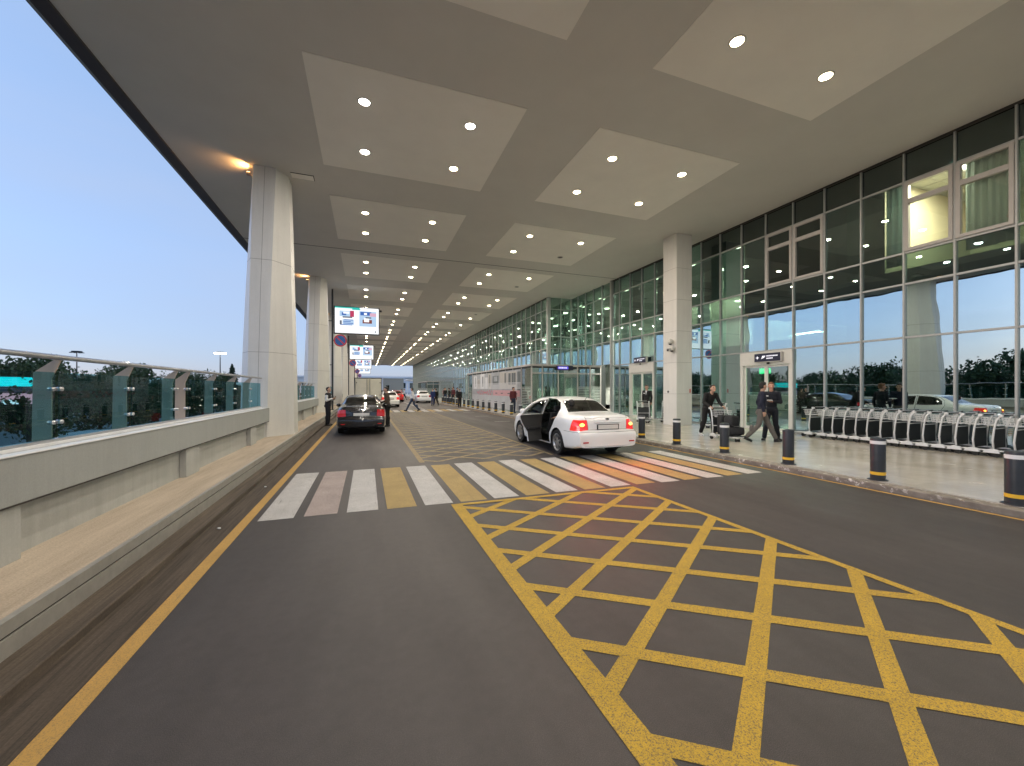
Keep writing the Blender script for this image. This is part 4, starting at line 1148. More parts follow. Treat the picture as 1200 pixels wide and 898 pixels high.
    for key in [k for k in groups if 'door' in k]:
        if key == 'rdoor_l' and open_door: continue
        d = bm_obj('door', extract(bm, groups[key]), paint, T)
        s = 1 if key.endswith('r') else -1
        hy = 2.12 if key[0] == 'f' else 1.28
        w = interp(S['w'], hy)
        MB().box(s * (w * .985 + .0), s * (w + .03), hy, hy + .17, .80, .825).build('door_handle', paint, d, bevel=.008)
        door_obj[key] = d
    gp = [f for k in groups if k.startswith('gap') for f in groups[k]]
    if gp:
        b2 = extract(bm, gp)
        bm_obj('shut_lines', b2, 'gap', T)
    for key, nm in (('rglass', 'rear_window'), ('wglass', 'windscreen')):
        if key in groups: bm_obj(nm, extract(bm, groups[key]), glass, T)
    for key in [k for k in groups if 'win_' in k]:
        if key == 'rwin_l' and open_door: continue
        bm_obj('side_window', extract(bm, groups[key]), glass, T)
    for s in 'lr':
        if 'tail_' + s in groups:
            b2 = extract(bm, groups['tail_' + s])
            for f in b2.faces: f.material_index = 0
            bm_obj('tail_lamp', b2, 'brake_on' if lights != 'off' else 'tail_red', T)
            if lights == 'hazard':
                sx = -1 if s == 'l' else 1
                MB().ell((sx * .66, .010, .815), (.07, .03, .045), 16, 8).build('indicator_lamp', 'amber_on', T, smooth=True)
            elif lights == 'brake' and detail:
                pass
        if 'head_' + s in groups: bm_obj('headlamp', extract(bm, groups['head_' + s]), 'head', T)
    # opened rear left door, hinged at its front edge
    if open_door:
        hz = Vector((-.85, 1.985, 0))
        ang = R(-64)
        for key, nm, mm in (('rdoor_l', 'open_rear_door', paint), ('rwin_l', 'pane', glass)):
            b2 = extract(bm, groups[key])
            for v in b2.verts: v.co -= hz
            if key == 'rdoor_l':
                D = bm_obj(nm, b2, paint, T, solid=.0)
                D.location = hz; D.rotation_euler = (0, 0, ang); D['label'] = 'rear left door swung wide open'
                sol = D.modifiers.new('solid', 'SOLIDIFY'); sol.thickness = .035; sol.offset = -1
                tr = extract(bm, [f for f in groups[key] if f.calc_center_median().z < .98])
                for v in tr.verts: v.co -= hz; v.co.x += .045
                t2 = bm_obj('inner_trim', tr, 'seat_grey', D)
                MB().box(.05, .11, -.62, -.12, .60, .66).build('armrest', 'seat', D, bevel=.01)
            else: bm_obj(nm, b2, mm, D)
    bm.free()
    # floor pan, arches, interior
    pan = MB().box(-.70, .70, .35, L - .35, .20, .235)
    for ay in S['ax']:
        for s in (1, -1):
            R1 = wr + .06; rr = []
            for xx in (.50, .845):
                rr.append([(s * xx, ay + R1 * math.cos(math.pi * k / 12), wr + R1 * math.sin(math.pi * k / 12)) for k in range(-2, 15)])
            pan.loft(rr, cap=False, closed=False)
            pan.face([(s * .50, ay + R1 * math.cos(math.pi * k / 12), wr + R1 * math.sin(math.pi * k / 12)) for k in range(-2, 15)])
    pan.build('underbody', 'gap', T)
    if detail:
        it = MB()
        for x in (-.37, .37):
            it.loft([[(x + a * .24, y, z) for a, y, z in ((-1, 2.1, .36), (1, 2.1, .36), (1, 2.1, .50), (-1, 2.1, .50))], [(x + a * .23, y, z) for a, y, z in ((-1, 2.62, .38), (1, 2.62, .38), (1, 2.62, .53), (-1, 2.62, .53))]])
            it.loft([[(x + a * .235, y, z) for a, y, z in ((-1, 2.0, .48), (1, 2.0, .48), (1, 2.15, .48), (-1, 2.15, .48))], [(x + a * .20, y, z) for a, y, z in ((-1, 1.86, 1.02), (1, 1.86, 1.02), (1, 1.95, 1.02), (-1, 1.95, 1.02))]])
            it.box(x - .12, x + .12, 1.83, 1.92, 1.04, 1.20)
        it.box(-.62, .62, .95, 1.45, .36, .52)
        it.loft([[(a * .62, y, z) for a, y, z in ((-1, .92, .5), (1, .92, .5), (1, 1.05, .5), (-1, 1.05, .5))], [(a * .56, y, z) for a, y, z in ((-1, .78, 1.0), (1, .78, 1.0), (1, .9, 1.0), (-1, .9, 1.0))]])
        it.build('seats', 'seat', T, bevel=.03)
        MB().box(-.60, .60, .45, .86, .93, .96).build('parcel_shelf', 'seat', T)
        MB().box(-.64, .64, 2.95, 3.35, .70, .93).build('dashboard', 'seat', T, bevel=.04)
        MB().path([(-.37 + .18 * math.cos(a * math.pi / 8), 2.83, .86 + .18 * math.sin(a * math.pi / 8)) for a in range(17)], .014).build('steering_wheel', 'black', T, smooth=True)
        if lights != 'off': MB().box(-.17, .17, .80, .83, .965, 1.0).build('high_brake_lamp', emat('high_brake', (1, .04, .02), 4) if not bpy.data.materials.get('high_brake') else bpy.data.materials['high_brake'], T, bevel=.006)
        for s in (1, -1):
            m = MB().ell((s * .96, 3.08, 1.0), (.10, .055, .075), 14, 8); m.box(s * .86, s * .93, 3.06, 3.11, .95, .985)
            m.build('wing_mirror', paint if paint != 'car_black' else 'car_black', T, smooth=True)
    if plate:
        MB().box(-.30, .30, -.062, -.040, .70, .83).build('plate_frame', 'black', T, bevel=.004)
        MB().box(-.275, .275, -.066, -.0625, .715, .815).build('number_plate', 'plate', T)
    if detail:
        for s in (1, -1): MB().box(s * .56, s * .70, -.118, -.10, .40, .43).build('reflector', 'tail_red', T, bevel=.005)
        MB().box(-.36, .36, -.05, -.02, .868, .880).build('boot_trim', 'chrome' if paint == 'car_black' else paint, T, bevel=.004)
        MB().lathe((0, 0, 0), [(.055, 0), (.05, .012), (.02, .016)], 20).build('emblem', 'chrome', T).matrix_local = Matrix.Translation((0, -.012, .945)) @ Matrix.Rotation(R(80), 4, 'X') @ Matrix.Diagonal((1, .6, 1, 1))
        MB().box(-.62, .62, -.115, -.08, .33, .365).build('bumper_grille', 'gap', T, bevel=.01) if paint == 'car_black' else None
        MB().tube((0, 1.05, 1.36), (0, .93, 1.45), .006).build('aerial', 'black', T) if paint == 'car_white' else None
    for ay in S['ax']:
        for s in (1, -1): wheel(T, s * .755, ay, wr, s)
    return T
M['black_glass'] = glassmat('dark_car_glass', (0.05, 0.055, 0.055), 0.12, edge=0.5)
white_car = sedan('parked_car', 'white sedan with rear left door wide open and hazard lamps lit beside the crossing', 'car_white', (5.84, 8.93, 0), lights='hazard', open_door=True)
for s in (-1, 1):   # the lamp units are lit, so they throw a little red light on the road
    ld = bpy.data.lights.new('tail_glow', 'AREA'); ld.shape = 'RECTANGLE'; ld.size = .3; ld.size_y = .12; ld.energy = 3.6; ld.color = (1, .05, .02); ld.spread = R(120)
    l = bpy.data.objects.new('lamp', ld); COL.objects.link(l); l.parent = white_car; l.location = (s * .66, -.06, .80); l.rotation_euler = (R(-75), 0, 0)
SB = dict(SED); SB['L'] = 4.75; SB['ax'] = (1.05, 3.78)
SB['top'] = [(0, 1.01), (.06, 1.06), (.35, 1.085), (.78, 1.10), (1.0, 1.19), (1.35, 1.36), (1.6, 1.42), (2.1, 1.46), (2.6, 1.45), (2.95, 1.40), (3.3, 1.24), (3.7, 1.02), (3.95, .97), (4.4, .88), (4.6, .80), (4.75, .68)]
SB['w'] = [(0, .76), (.05, .81), (.15, .85), (.4, .872), (.98, .878), (3.0, .875), (4.1, .86), (4.4, .82), (4.62, .72), (4.75, .62)]
black_car = sedan('parked_car', 'black polished sedan with red tail lamps stopped in the left lane beside the officer', 'car_black', (-0.20, 16.75, 0), S=SB, scale=1.06, lights='off', blackglass=True)
red_car = sedan('parked_car', 'white sedan with glaring brake lamps just right of the box truck', 'car_white', (2.15, 41, 0), lights='brake', detail=False)
red2 = sedan('parked_car', 'red car far up the road beyond the white braking car', 'car_red', (3.9, 57, 0), lights='brake', detail=False)
far_white = sedan('parked_car', 'distant white car by the forecourt crowd, beyond the man crossing', 'car_white', (6.9, 52, 0), lights='off', detail=False)
far_silver = sedan('parked_car', 'distant silver car at the far end of the canopy road', 'car_silver', (3.0, 84, 0), lights='off', detail=False)
# box truck
tr = thing('box_truck', 'cream box truck with double rear doors standing ahead of the black sedan', 'truck', (0.12, 37.5, 0))
M['truck_cream'] = pmat('cream_truck_panel', (0.66, 0.62, 0.50), 0.5, var=0.08, vscale=1.5)
MB().box(-1.1, 1.1, 0, 4.2, .85, 2.72).build('cargo_box', 'truck_cream', tr, bevel=.02)
for s in (-1, 1):
    d = MB().box(s * .03, s * 1.04, -.035, -.002, .9, 2.66).build('rear_door', 'truck_cream', tr, bevel=.008)
    MB().tube((s * .12, -.055, .9), (s * .12, -.055, 2.66), .018).tube((s * .98, -.045, 1.2), (s * .98, -.045, 1.3), .03).tube((s * .98, -.045, 2.3), (s * .98, -.045, 2.4), .03).build('lock_bar', 'charcoal', d)
    MB().box(s * .8, s * 1.02, -.03, 0, .62, .76).build('tail_lamp', 'tail_red', tr, bevel=.01)
MB().box(-1.12, 1.12, -.01, .05, 2.72, 2.78).box(-1.12, -1.08, -.04, 0, .85, 2.72).box(1.08, 1.12, -.04, 0, .85, 2.72).build('door_surround', 'charcoal', tr)
MB().box(-.45, .45, 0.05, 5.6, .55, .845).build('chassis', 'black', tr)
MB().box(-1.0, 1.0, 4.35, 5.9, .55, 2.2).build('cab', 'car_white', tr, bevel=.12)
for y in (1.0, 5.1):
    for s in (1, -1): wheel(tr, s * .85, y, .38, s)
# ================================================================== SCREENS, POLES, ROAD SIGNS
M['screen'] = emat('screen_white', (0.95, 0.97, 1.0), 0.42)
SC = [emat('screen_' + n, c, s * 0.38) for n, c, s in (('teal', (.05, .75, .65), .7), ('blue', (.10, .25, .75), .6), ('pale_blue', (.55, .75, 1), .85), ('red', (.85, .1, .22), .6), ('grey', (.3, .33, .4), .5), ('pink', (.9, .55, .7), .8), ('brown', (.45, .15, .12), .5))]
def screen_set(i, y):
    zt, zb = 7.72, 5.82
    p = thing('sign_pole', f'dark steel pole on the left walkway holding the {ordn(i)} hanging screen', 'pole', (-2.32, y, 0.3), 0, 'dark poles on the left walkway')
    MB().box(-.06, .06, -.06, .06, 0, CZ - .3).build('shaft', 'charcoal', p, bevel=.01)
    MB().box(-.13, .13, -.13, .13, 0, .02).build('base_plate', 'charcoal', p)
    b = MB()
    for z in (3.2, 6.35): b.box(-.40, -.06, -.02, .02, z, z + .05).box(-.40, -.36, -2.9, -.02, z, z + .05)
    b.build('bracket', 'charcoal', p)
    t = thing('display_screen', f'bright white hanging screen with two small coloured adverts, {ordn(i)} from the camera', 'screen', (-2.2, y - .1, zb), 0, 'display screens hung over the left lane')
    W, H = 3.02, zt - zb
    MB().box(-.04, W + .06, 0, .22, -.05, H + .06).build('housing', 'black', t, bevel=.015)
    MB().box(W + .06, W + .22, .06, .14, H - .2, H - .06).build('mount', 'black', t)
    s = MB(); s.face([(0.04, -.004, .02), (W, -.004, .02), (W, -.004, H), (0.04, -.004, H)])
    def r(x0, x1, z0, z1, m, d=-.006): s.face([(x0, d, z0), (x1, d, z0), (x1, d, z1), (x0, d, z1)], m)
    r(.04, 1.7, H - .09, H, 1); r(1.2, 1.75, H - .18, H - .09, 1, -.0065)
    r(.35, 1.25, 1.22, 1.62, 3); r(1.05, 1.32, 1.2, 1.65, 4, -.008); r(.5, .8, 1.3, 1.5, 2, -.008); r(.55, 1.2, 1.12, 1.22, 5, -.008); r(.6, 1.0, 1.42, 1.56, 0, -.009)
    r(.55, 1.3, .62, 1.02, 3, -.007)
    for k, (a, c) in enumerate(((.65, 1.25), (.6, 1.1), (.62, 1.28), (.4, 1.2))): r(a, c, .95 - k * .12, 1.0 - k * .12, 2, -.009)
    r(.36, .5, .62, .92, 5, -.009)
    r(1.68, 2.85, .55, 1.66, 3); r(1.75, 2.5, 1.36, 1.62, 2, -.008); r(2.4, 2.85, 1.3, 1.55, 6, -.0085); r(2.0, 2.2, 1.4, 1.55, 0, -.009); r(1.9, 2.55, .78, 1.05, 7, -.008); r(2.0, 2.35, .88, 1.18, 0, -.009); r(2.1, 2.5, 1.15, 1.25, 5, -.0095)
    r(2.75, 2.83, .12, .24, 5, -.008)
    s.build('display', [M['screen']] + SC, t)
    q = thing('no_stopping_sign', f'round blue and red no-stopping sign fixed below the {ordn(i)} hanging screen', 'road sign', (-1.80, y - .1, 5.28), 0, 'no-stopping signs on the left poles')
    def disc(r0, m, yy, nm):
        MB().loft([[(r0 * math.cos(2 * math.pi * j / 32), yy, r0 * math.sin(2 * math.pi * j / 32)) for j in range(32)], [(r0 * math.cos(2 * math.pi * j / 32), yy + .012, r0 * math.sin(2 * math.pi * j / 32)) for j in range(32)]]).build(nm, m, q)
    disc(.44, M['sr'], 0, 'red_ring'); disc(.345, M['sb'], -.0125, 'blue_disc')
    c = MB()
    c.loft([[(-.27, -.014, .21), (-.21, -.014, .27), (.27, -.014, -.21), (.21, -.014, -.27)], [(-.27, -.004, .21), (-.21, -.004, .27), (.27, -.004, -.21), (.21, -.004, -.27)]])
    c.build('red_slash', M['sr'], q)
    MB().box(-.5, 0, .02, .05, -.03, .03).build('bracket', 'charcoal', q)
M['sr'] = pmat('sign_red', (0.6, 0.06, 0.08), 0.4); M['sb'] = pmat('sign_blue_face', (0.03, 0.14, 0.45), 0.4)
for i, y in enumerate((31.4, 58.2, 85.0, 111.8)): screen_set(i, y)
# ================================================================== LUGGAGE TROLLEYS
M['mesh_grey'] = pmat('dark_trolley_panel', (0.03, 0.034, 0.036), 0.5)
M['trolley'] = pmat('galvanised_trolley_tube', (0.72, 0.73, 0.73), 0.35, metal=0.25, var=0.05)
TA = R(-12)
def trolley(label, loc, rz, panel='mesh_grey'):
    """handle at +y... pushed towards -y; x across"""
    t = thing('luggage_trolley', label, 'trolley', loc, rz, None)
    fr = MB()
    for s in (-1, 1):
        fr.path([(s * .29, .02, .17), (s * .295, .0, .40), (s * .30, .03, .70), (s * .30, .07, .92), (s * .295, .14, 1.03)], .021, 10)
    fr.path([(-.29, .02, .17), (-.24, -.45, .155), (-.17, -.86, .145), (.17, -.86, .145), (.24, -.45, .155), (.29, .02, .17)], .017, 8)
    fr.tube((-.295, .0, .45), (.295, .0, .45), .012).tube((-.3, .03, .70), (.3, .03, .70), .012)
    fr.build('frame', 'trolley', t, smooth=True)
    MB().tube((-.31, .14, 1.035), (.31, .14, 1.035), .021, n=12).build('handle', 'black', t, smooth=True)
    MB().path([(-.2, .16, 1.06), (.2, .16, 1.06)], .009).box(-.33, -.27, .11, .18, 1.0, 1.06).box(.27, .33, .11, .18, 1.0, 1.06).build('brake_bar', 'trolley', t)
    bk = MB()
    for z, yo in ((.78, -.02), (.84, -.04), (.90, -.06), (.96, -.08)): bk.path([(-.27, .10, z), (-.25, -.14 + yo, z), (.25, -.14 + yo, z), (.27, .10, z)], .006, 5)
    for k in range(9): bk.tube((-.24 + k * .06, -.15, .78), (-.24 + k * .06, -.21, .97), .004, n=4)
    for k in range(9): bk.tube((-.24 + k * .06, -.15, .78), (-.24 + k * .06, .08, .78), .004, n=4)
    for k in range(4):
        for s in (-1, 1): bk.tube((s * .26, -.12 + k * .06, .78), (s * .26, -.14 + k * .06, .96), .004, n=4)
    bk.build('wire_basket', 'trolley', t)
    MB().box(-.27, .27, .012, .024, .22, .74).build('back_panel', panel, t, bevel=.003)
    pl = MB()
    for k in range(6): pl.box(-.22 + k * .085, -.20 + k * .085 + .03, -.82, -.02, .165, .18)
    pl.build('platform', 'charcoal', t)
    for s in (-1, 1):
        cv = MB().loft([[(s * .30 - .035, y, z) for y, z in ((.13, .10), (.10, .19), (-.02, .21), (-.13, .17), (-.16, .10))], [(s * .30 + .035, y, z) for y, z in ((.13, .10), (.10, .19), (-.02, .21), (-.13, .17), (-.16, .10))]])
        cv.build('wheel_cover', 'trolley', t, bevel=.008)
        for y in (.055, -.10):
            if y > 0 or True:
                MB().tube((s * .30 - .02, y, .062), (s * .30 + .02, y, .062), .062, n=20).build('wheel', 'tyre', t, smooth='auto') if y > 0 else None
    MB().tube((-.06, -.80, .05), (-.02, -.80, .05), .05, n=18).tube((.02, -.80, .05), (.06, -.80, .05), .05, n=18).build('front_wheel', 'tyre', t, smooth='auto')
    MB().box(-.05, .05, -.83, -.77, .09, .15).build('castor_fork', 'trolley', t, bevel=.005)
    return t
def ctrolley(proto, label, loc, rz, group=None):
    c = copy_tree(proto); c.location = loc; c.rotation_euler = (0, 0, rz); c['label'] = label
    if group: c['group'] = group
    return c
NEST = [9.62, 9.20, 8.88, 8.55, 8.22, 7.90, 7.56, 7.22, 6.90, 6.58, 6.25, 5.93, 5.60, 5.27, 4.92, 4.58, 4.24, 3.9]
t0 = trolley('luggage trolley at the left end of the nested row in front of the glass', (14.78, NEST[0], SW), R(180)); t0['group'] = 'nested luggage trolleys by the glass'
for i, y in enumerate(NEST[1:]):
    ctrolley(t0, f'luggage trolley nested in the row by the glass, {ordn(i + 1)} from its left end', (14.78 + random.uniform(-.015, .015), y, SW), R(180) + random.uniform(-.02, .02))
def free(proto, label, loc, rz):
    c = ctrolley(proto, label, loc, rz)
    if 'group' in c: del c['group']
    return c
man_trolley = free(t0, 'luggage trolley loaded with dark bags, pushed by the stooping man in black', (11.2, 10.3, SW), TA)
free(t0, 'empty luggage trolley standing in front of the suited officer', (13.3, 17.0, SW), R(-25))
free(t0, 'empty luggage trolley partly hidden behind the left side of the square column', (14.75, 16.9, SW), R(-60))
free(t0, 'empty luggage trolley standing between the square column and the near door', (14.6, 13.6, SW), R(-75))
M['bag'] = pmat('dark_bag_cloth', (0.018, 0.019, 0.022), 0.75, var=0.2, vscale=10, bump=0.3, bscale=12)
def sq(v): return math.copysign(abs(v) ** .55, v)
def bag(kind, loc, rz, lab, sc=(1, 1, 1)):
    t = thing(kind, lab, 'bag' if kind == 'duffel_bag' else 'suitcase', loc, rz)
    if kind == 'duffel_bag':
        b = MB()
        b.loft([[(x, r * .16 * sq(math.cos(2 * math.pi * (j + .5) / 16)) * sc[1], .135 * sc[2] * (1 + r * sq(math.sin(2 * math.pi * (j + .5) / 16))) + .012 * math.sin(x * 19 + j * 1.7)) for j in range(16)] for x, r in ((-.31 * sc[0], .6), (-.30 * sc[0], .88), (-.22 * sc[0], .98), (-.08, 1.0), (.08, .95), (.2 * sc[0], 1.0), (.30 * sc[0], .88), (.31 * sc[0], .6))])
        b.build('body', 'bag', t, smooth=True)
        MB().path([(-.14, -.12, .24 * sc[2]), (-.12, -.15, .33 * sc[2]), (.12, -.15, .31 * sc[2]), (.14, -.12, .24 * sc[2])], .012).build('strap', 'black', t, smooth=True)
    else:
        MB().box(-.23, .23, -.13, .13, .03, .62).build('shell', 'bag', t, bevel=.05)
        MB().path([(-.1, .0, .61), (-.08, 0, .66), (.08, 0, .66), (.1, 0, .61)], .012).build('handle', 'black', t, smooth=True)
        for sx in (-.17, .17): MB().tube((sx - .02, -.08, .025), (sx + .02, -.08, .025), .025).tube((sx - .02, .08, .025), (sx + .02, .08, .025), .025).build('castor', 'tyre', t)
    return t
def mtp(x, y, z):
    a = TA; return (11.2 + x * math.cos(a) - y * math.sin(a), 10.3 + x * math.sin(a) + y * math.cos(a), SW + z)
bag('suitcase', mtp(0, -.22, .19), TA, 'black upright suitcase standing on the loaded trolley against its back panel')
bag('duffel_bag', mtp(0, -.60, .19), TA, 'black soft duffel bag lying across the front of the loaded trolley')
bag('duffel_bag', mtp(0.03, -.50, .455), TA + .35, 'dark rucksack-like bag piled on top of the duffel on the loaded trolley', (.7, .95, 1.35))
# ================================================================== PEOPLE
def skinmat(name, c):
    return pmat(name, c, 0.5, var=0.05, vscale=12)
M['skin'] = skinmat('skin', (0.50, 0.30, 0.21)); M['skin_red'] = skinmat('ruddy_skin', (0.52, 0.27, 0.19))
M['eye'] = pmat('eye_dark', (0.02, 0.015, 0.012), 0.3); M['lips'] = pmat('lips', (0.36, 0.15, 0.12), 0.5)
M['hair'] = pmat('black_hair', (0.012, 0.010, 0.009), 0.6, bump=0.5, bscale=90); M['hair_red'] = pmat('short_reddish_hair', (0.20, 0.09, 0.045), 0.7)
M['shoe'] = pmat('black_shoe', (0.012, 0.012, 0.012), 0.3); M['shoe_white'] = pmat('white_shoe', (0.6, 0.6, 0.6), 0.5)
def cloth(name, c): M[name] = pmat(name, c, 0.85, var=0.1, vscale=14, bump=0.35, bscale=9)
cloth('navy_jersey', (0.010, 0.013, 0.032)); cloth('grey_trouser', (0.115, 0.105, 0.095)); cloth('black_cloth', (0.008, 0.008, 0.009)); cloth('dark_navy_cloth', (0.008, 0.010, 0.018))
cloth('white_shirt', (0.72, 0.72, 0.74)); cloth('dark_vest', (0.02, 0.018, 0.022)); cloth('blue_jean', (0.03, 0.05, 0.10)); cloth('denim_dark', (0.02, 0.03, 0.055))
cloth('maroon_cloth', (0.10, 0.02, 0.025)); cloth('brown_cloth', (0.06, 0.045, 0.035)); cloth('sky_shirt', (0.2, 0.3, 0.42)); cloth('royal_cloth', (0.015, 0.03, 0.12)); cloth('pink_cloth', (0.42, 0.25, 0.25))
TMP = []
def remesh(mb, name, mats, vox, parent, it=3, post=None):
    me = bpy.data.meshes.new(name); me.from_pydata(mb.v, [], mb.f); me.update()
    bm = bmesh.new(); bm.from_mesh(me); bmesh.ops.recalc_face_normals(bm, faces=bm.faces); bm.to_mesh(me); bm.free()
    o = bpy.data.objects.new(name, me); COL.objects.link(o)
    m = o.modifiers.new('r', 'REMESH'); m.mode = 'VOXEL'; m.voxel_size = vox
    s = o.modifiers.new('s', 'SMOOTH'); s.iterations = it; s.factor = 0.5
    dg = bpy.context.evaluated_depsgraph_get(); dg.update()
    m2 = bpy.data.meshes.new_from_object(o.evaluated_get(dg))
    bpy.data.objects.remove(o); bpy.data.meshes.remove(me)
    m2.name = name; m2.materials.clear()
    for mm in (mats if isinstance(mats, (list, tuple)) else [mats]): m2.materials.append(M[mm])
    m2.polygons.foreach_set('use_smooth', [True] * len(m2.polygons))
    if post: post(m2)
    r = bpy.data.objects.new(name, m2); COL.objects.link(r); r.parent = parent
    return r
def cap(mb, a, b, ra, rb, n=12):
    mb.tube(a, b, ra, rb, n); mb.ell(a, (ra,) * 3, n, 8); mb.ell(b, (rb,) * 3, n, 8)
def head_frame(P):
    yaw, pitch = P.get('hyaw', 0), P.get('hpitch', 0)
    return Matrix.Rotation(yaw, 3, 'Z') @ Matrix.Rotation(-pitch, 3, 'X')
def person(label, loc, rz, P, top='black_cloth', legs='black_cloth', shoes='shoe', hair='hair', skin='skin', scale=1.08, vox=0.011, collar=None, vest=None, group=None, hairy=True, jacket_len=0.0, extras=None):
    """P: joints in metres, facing +y. keys sh (shoulders), el, wr, hp, kn, an; each [left, right]; pel, chest, neck, head; hand dirs hd; toe dirs"""
    T = thing('person', label, 'person', loc, rz, group); T.scale = (scale,) * 3
    V = Vector
    pel, chest, neck, head = (V(P[k]) for k in ('pel', 'chest', 'neck', 'head'))
    HR = head_frame(P)
    hp_ = lambda x, y, z: head + HR @ V((x, y, z))
    b = MB()
    b.ell(hp_(0, -.008, .03), (.076, .094, .098), 18, 12, rot=HR); b.ell(hp_(0, .018, -.045), (.056, .070, .068), 16, 10, rot=HR)
    cap(b, hp_(0, .088, .012), hp_(0, .108, -.022), .010, .016, 8)
    b.ell(hp_(0, .070, -.092), (.026, .024, .020), 10, 6, rot=HR)
    for s in (-1, 1):
        b.ell(hp_(s * .078, -.005, -.005), (.012, .022, .034), 10, 8, rot=HR); b.ell(hp_(s * .035, .070, -.012), (.024, .018, .022), 8, 6, rot=HR)
        b.ell(hp_(s * .030, .080, .030), (.022, .010, .007), 8, 6, rot=HR)
    cap(b, neck - (neck - chest) * .12, head + (neck - head) * .35, .058, .052)
    up = (chest - pel).normalized()
    shv = (V(P['sh'][1]) - V(P['sh'][0])).normalized(); fw = up.cross(shv).normalized() * -1
    if fw.y < 0 and abs(fw.y) > .3: fw = -fw
    rt = shv
    tor = Matrix((rt, fw, up)).transposed() if True else None
    def torso(mb, g):
        mb.ell(chest + up * -.02, (.155 + g, .105 + g, .17 + g), 18, 12, rot=tor)
        mb.ell(chest + up * .10, (.165 + g, .085 + g, .085 + g), 18, 10, rot=tor)
        mb.ell((chest + pel) / 2, (.135 + g, .098 + g, .17 + g), 18, 10, rot=tor)
        cap(mb, V(P['sh'][0]) * .97 + chest * .03, V(P['sh'][1]) * .97 + chest * .03, .055 + g, .055 + g)
        mb.ell(chest + up * .15, (.10 + g, .07 + g, .06 + g), 14, 8, rot=tor)
    def hips(mb, g):
        mb.ell(pel, (.155 + g, .115 + g, .12 + g), 18, 12)
        mb.ell(pel + V((0, -.03, -.05)), (.15 + g, .115 + g, .10 + g), 18, 12)
    torso(b, 0); hips(b, 0)
    for s in (0, 1):
        sh, el, wr = (V(P[k][s]) for k in ('sh', 'el', 'wr')); hp2, kn, an = (V(P[k][s]) for k in ('hp', 'kn', 'an'))
        cap(b, sh, el, .050, .038); cap(b, el, wr, .038, .026)
        cap(b, hp2, kn, .078, .052); cap(b, kn, an, .052, .036)
        m = (kn + an) / 2 + V((0, -.02, .06)); b.ell(m, (.05, .052, .11), 10, 8)
        hd = V(P['hd'][s]).normalized(); pn = V(P.get('pn', [(1, 0, 0), (-1, 0, 0)])[s]); pn = (pn - hd * pn.dot(hd)).normalized(); sd = hd.cross(pn).normalized()
        pc = wr + hd * .045
        Rm = Matrix((sd, pn, hd)).transposed()
        b.ell(pc, (.040, .017, .052), 12, 8, rot=Rm)
        cap(b, wr, pc, .026, .024, 8)
        fwd = P.get('curl', .6)
        for q, (off, ln) in enumerate(((-.028, .062), (-.010, .072), (.009, .067), (.027, .053))):
            k0 = pc + hd * .040 + sd * off; d1 = (hd * math.cos(fwd * .5) + pn * math.sin(fwd * .5)); d2 = (hd * math.cos(fwd * 1.5) + pn * math.sin(fwd * 1.5))
            k1 = k0 + d1 * ln * .55; k2 = k1 + d2 * ln * .5
            cap(b, k0, k1, .0095, .009, 6); cap(b, k1, k2, .009, .008, 6)
        up_s = -1 if V(P.get('thumb', [(0, 1, 0), (0, 1, 0)])[s]).dot(sd) < 0 else 1
        t0 = pc + sd * up_s * .028 - hd * .02; t1 = t0 + (sd * up_s * .6 + hd * .7 + pn * .3).normalized() * .035; t2 = t1 + (hd * .9 + pn * .5).normalized() * .028
        cap(b, t0, t1, .012, .010, 6); cap(b, t1, t2, .010, .009, 6)
        td = V(P['toe'][s]).normalized()
        b.ell(an + td * .06 + V((0, 0, -.045)), (.036, .10, .032), 12, 8, rot=Matrix.Rotation(math.atan2(-td.x, td.y), 3, 'Z') @ Matrix.Rotation(math.asin(max(-1, min(1, td.z))), 3, 'X'))
    eyes = [hp_(s * .031, .084, .012) for s in (-1, 1)]; mouth = hp_(0, .088, -.052)
    def face(me):
        for p in me.polygons:
            c = V(p.center)
            if min((c - e).length for e in eyes) < .012: p.material_index = 1
            elif (HR.inverted() @ (c - mouth)).x ** 2 / .022 ** 2 + (HR.inverted() @ (c - mouth)).z ** 2 / .008 ** 2 < 1 and (c - mouth).length < .04: p.material_index = 2
    remesh(b, 'body', [skin, 'eye', 'lips'], vox * .85, T, 2, face)
    # top
    t = MB(); torso(t, .014)
    if jacket_len: t.ell(pel + V((0, 0, .02 - jacket_len * .4)), (.172, .128, .12 + jacket_len), 18, 12)
    else: t.ell(pel + V((0, 0, .07)), (.160, .122, .085), 18, 12)
    for s in (0, 1):
        sh, el, wr = (V(P[k][s]) for k in ('sh', 'el', 'wr'))
        cap(t, sh, el, .066, .053); w2 = el + (wr - el) * (P.get('sleeve', .93)); cap(t, el, w2, .053, .040)
    remesh(t, 'jacket' if jacket_len or vest is None else 'shirt', top, vox, T, 3)
    if vest:
        t = MB(); torso(t, .024); t.ell(pel + V((0, 0, .07)), (.168, .130, .09), 18, 12)
        remesh(t, 'vest', vest, vox, T, 3)
    if collar:
        c = MB(); f = fw
        base = chest + up * .17 + f * .075
        c.face([base + rt * -.045 + up * .03, base + rt * .045 + up * .03, chest + f * .128 + up * -.02 - rt * .004])
        c.face([base + rt * .045 + up * .03, base + rt * -.045 + up * .03, chest + f * .118 + up * -.02 - rt * .004])
        c.build('shirt_front', collar, T)
        MB().loft([[neck + V((math.cos(a * .785) * rr, math.sin(a * .785) * rr, zz)) for a in range(8)] for rr, zz in ((.072, -.045), (.062, .0), (.066, .0), (.078, -.045))], cap=False).build('collar', collar, T, smooth=True)
    l = MB(); hips(l, .012)
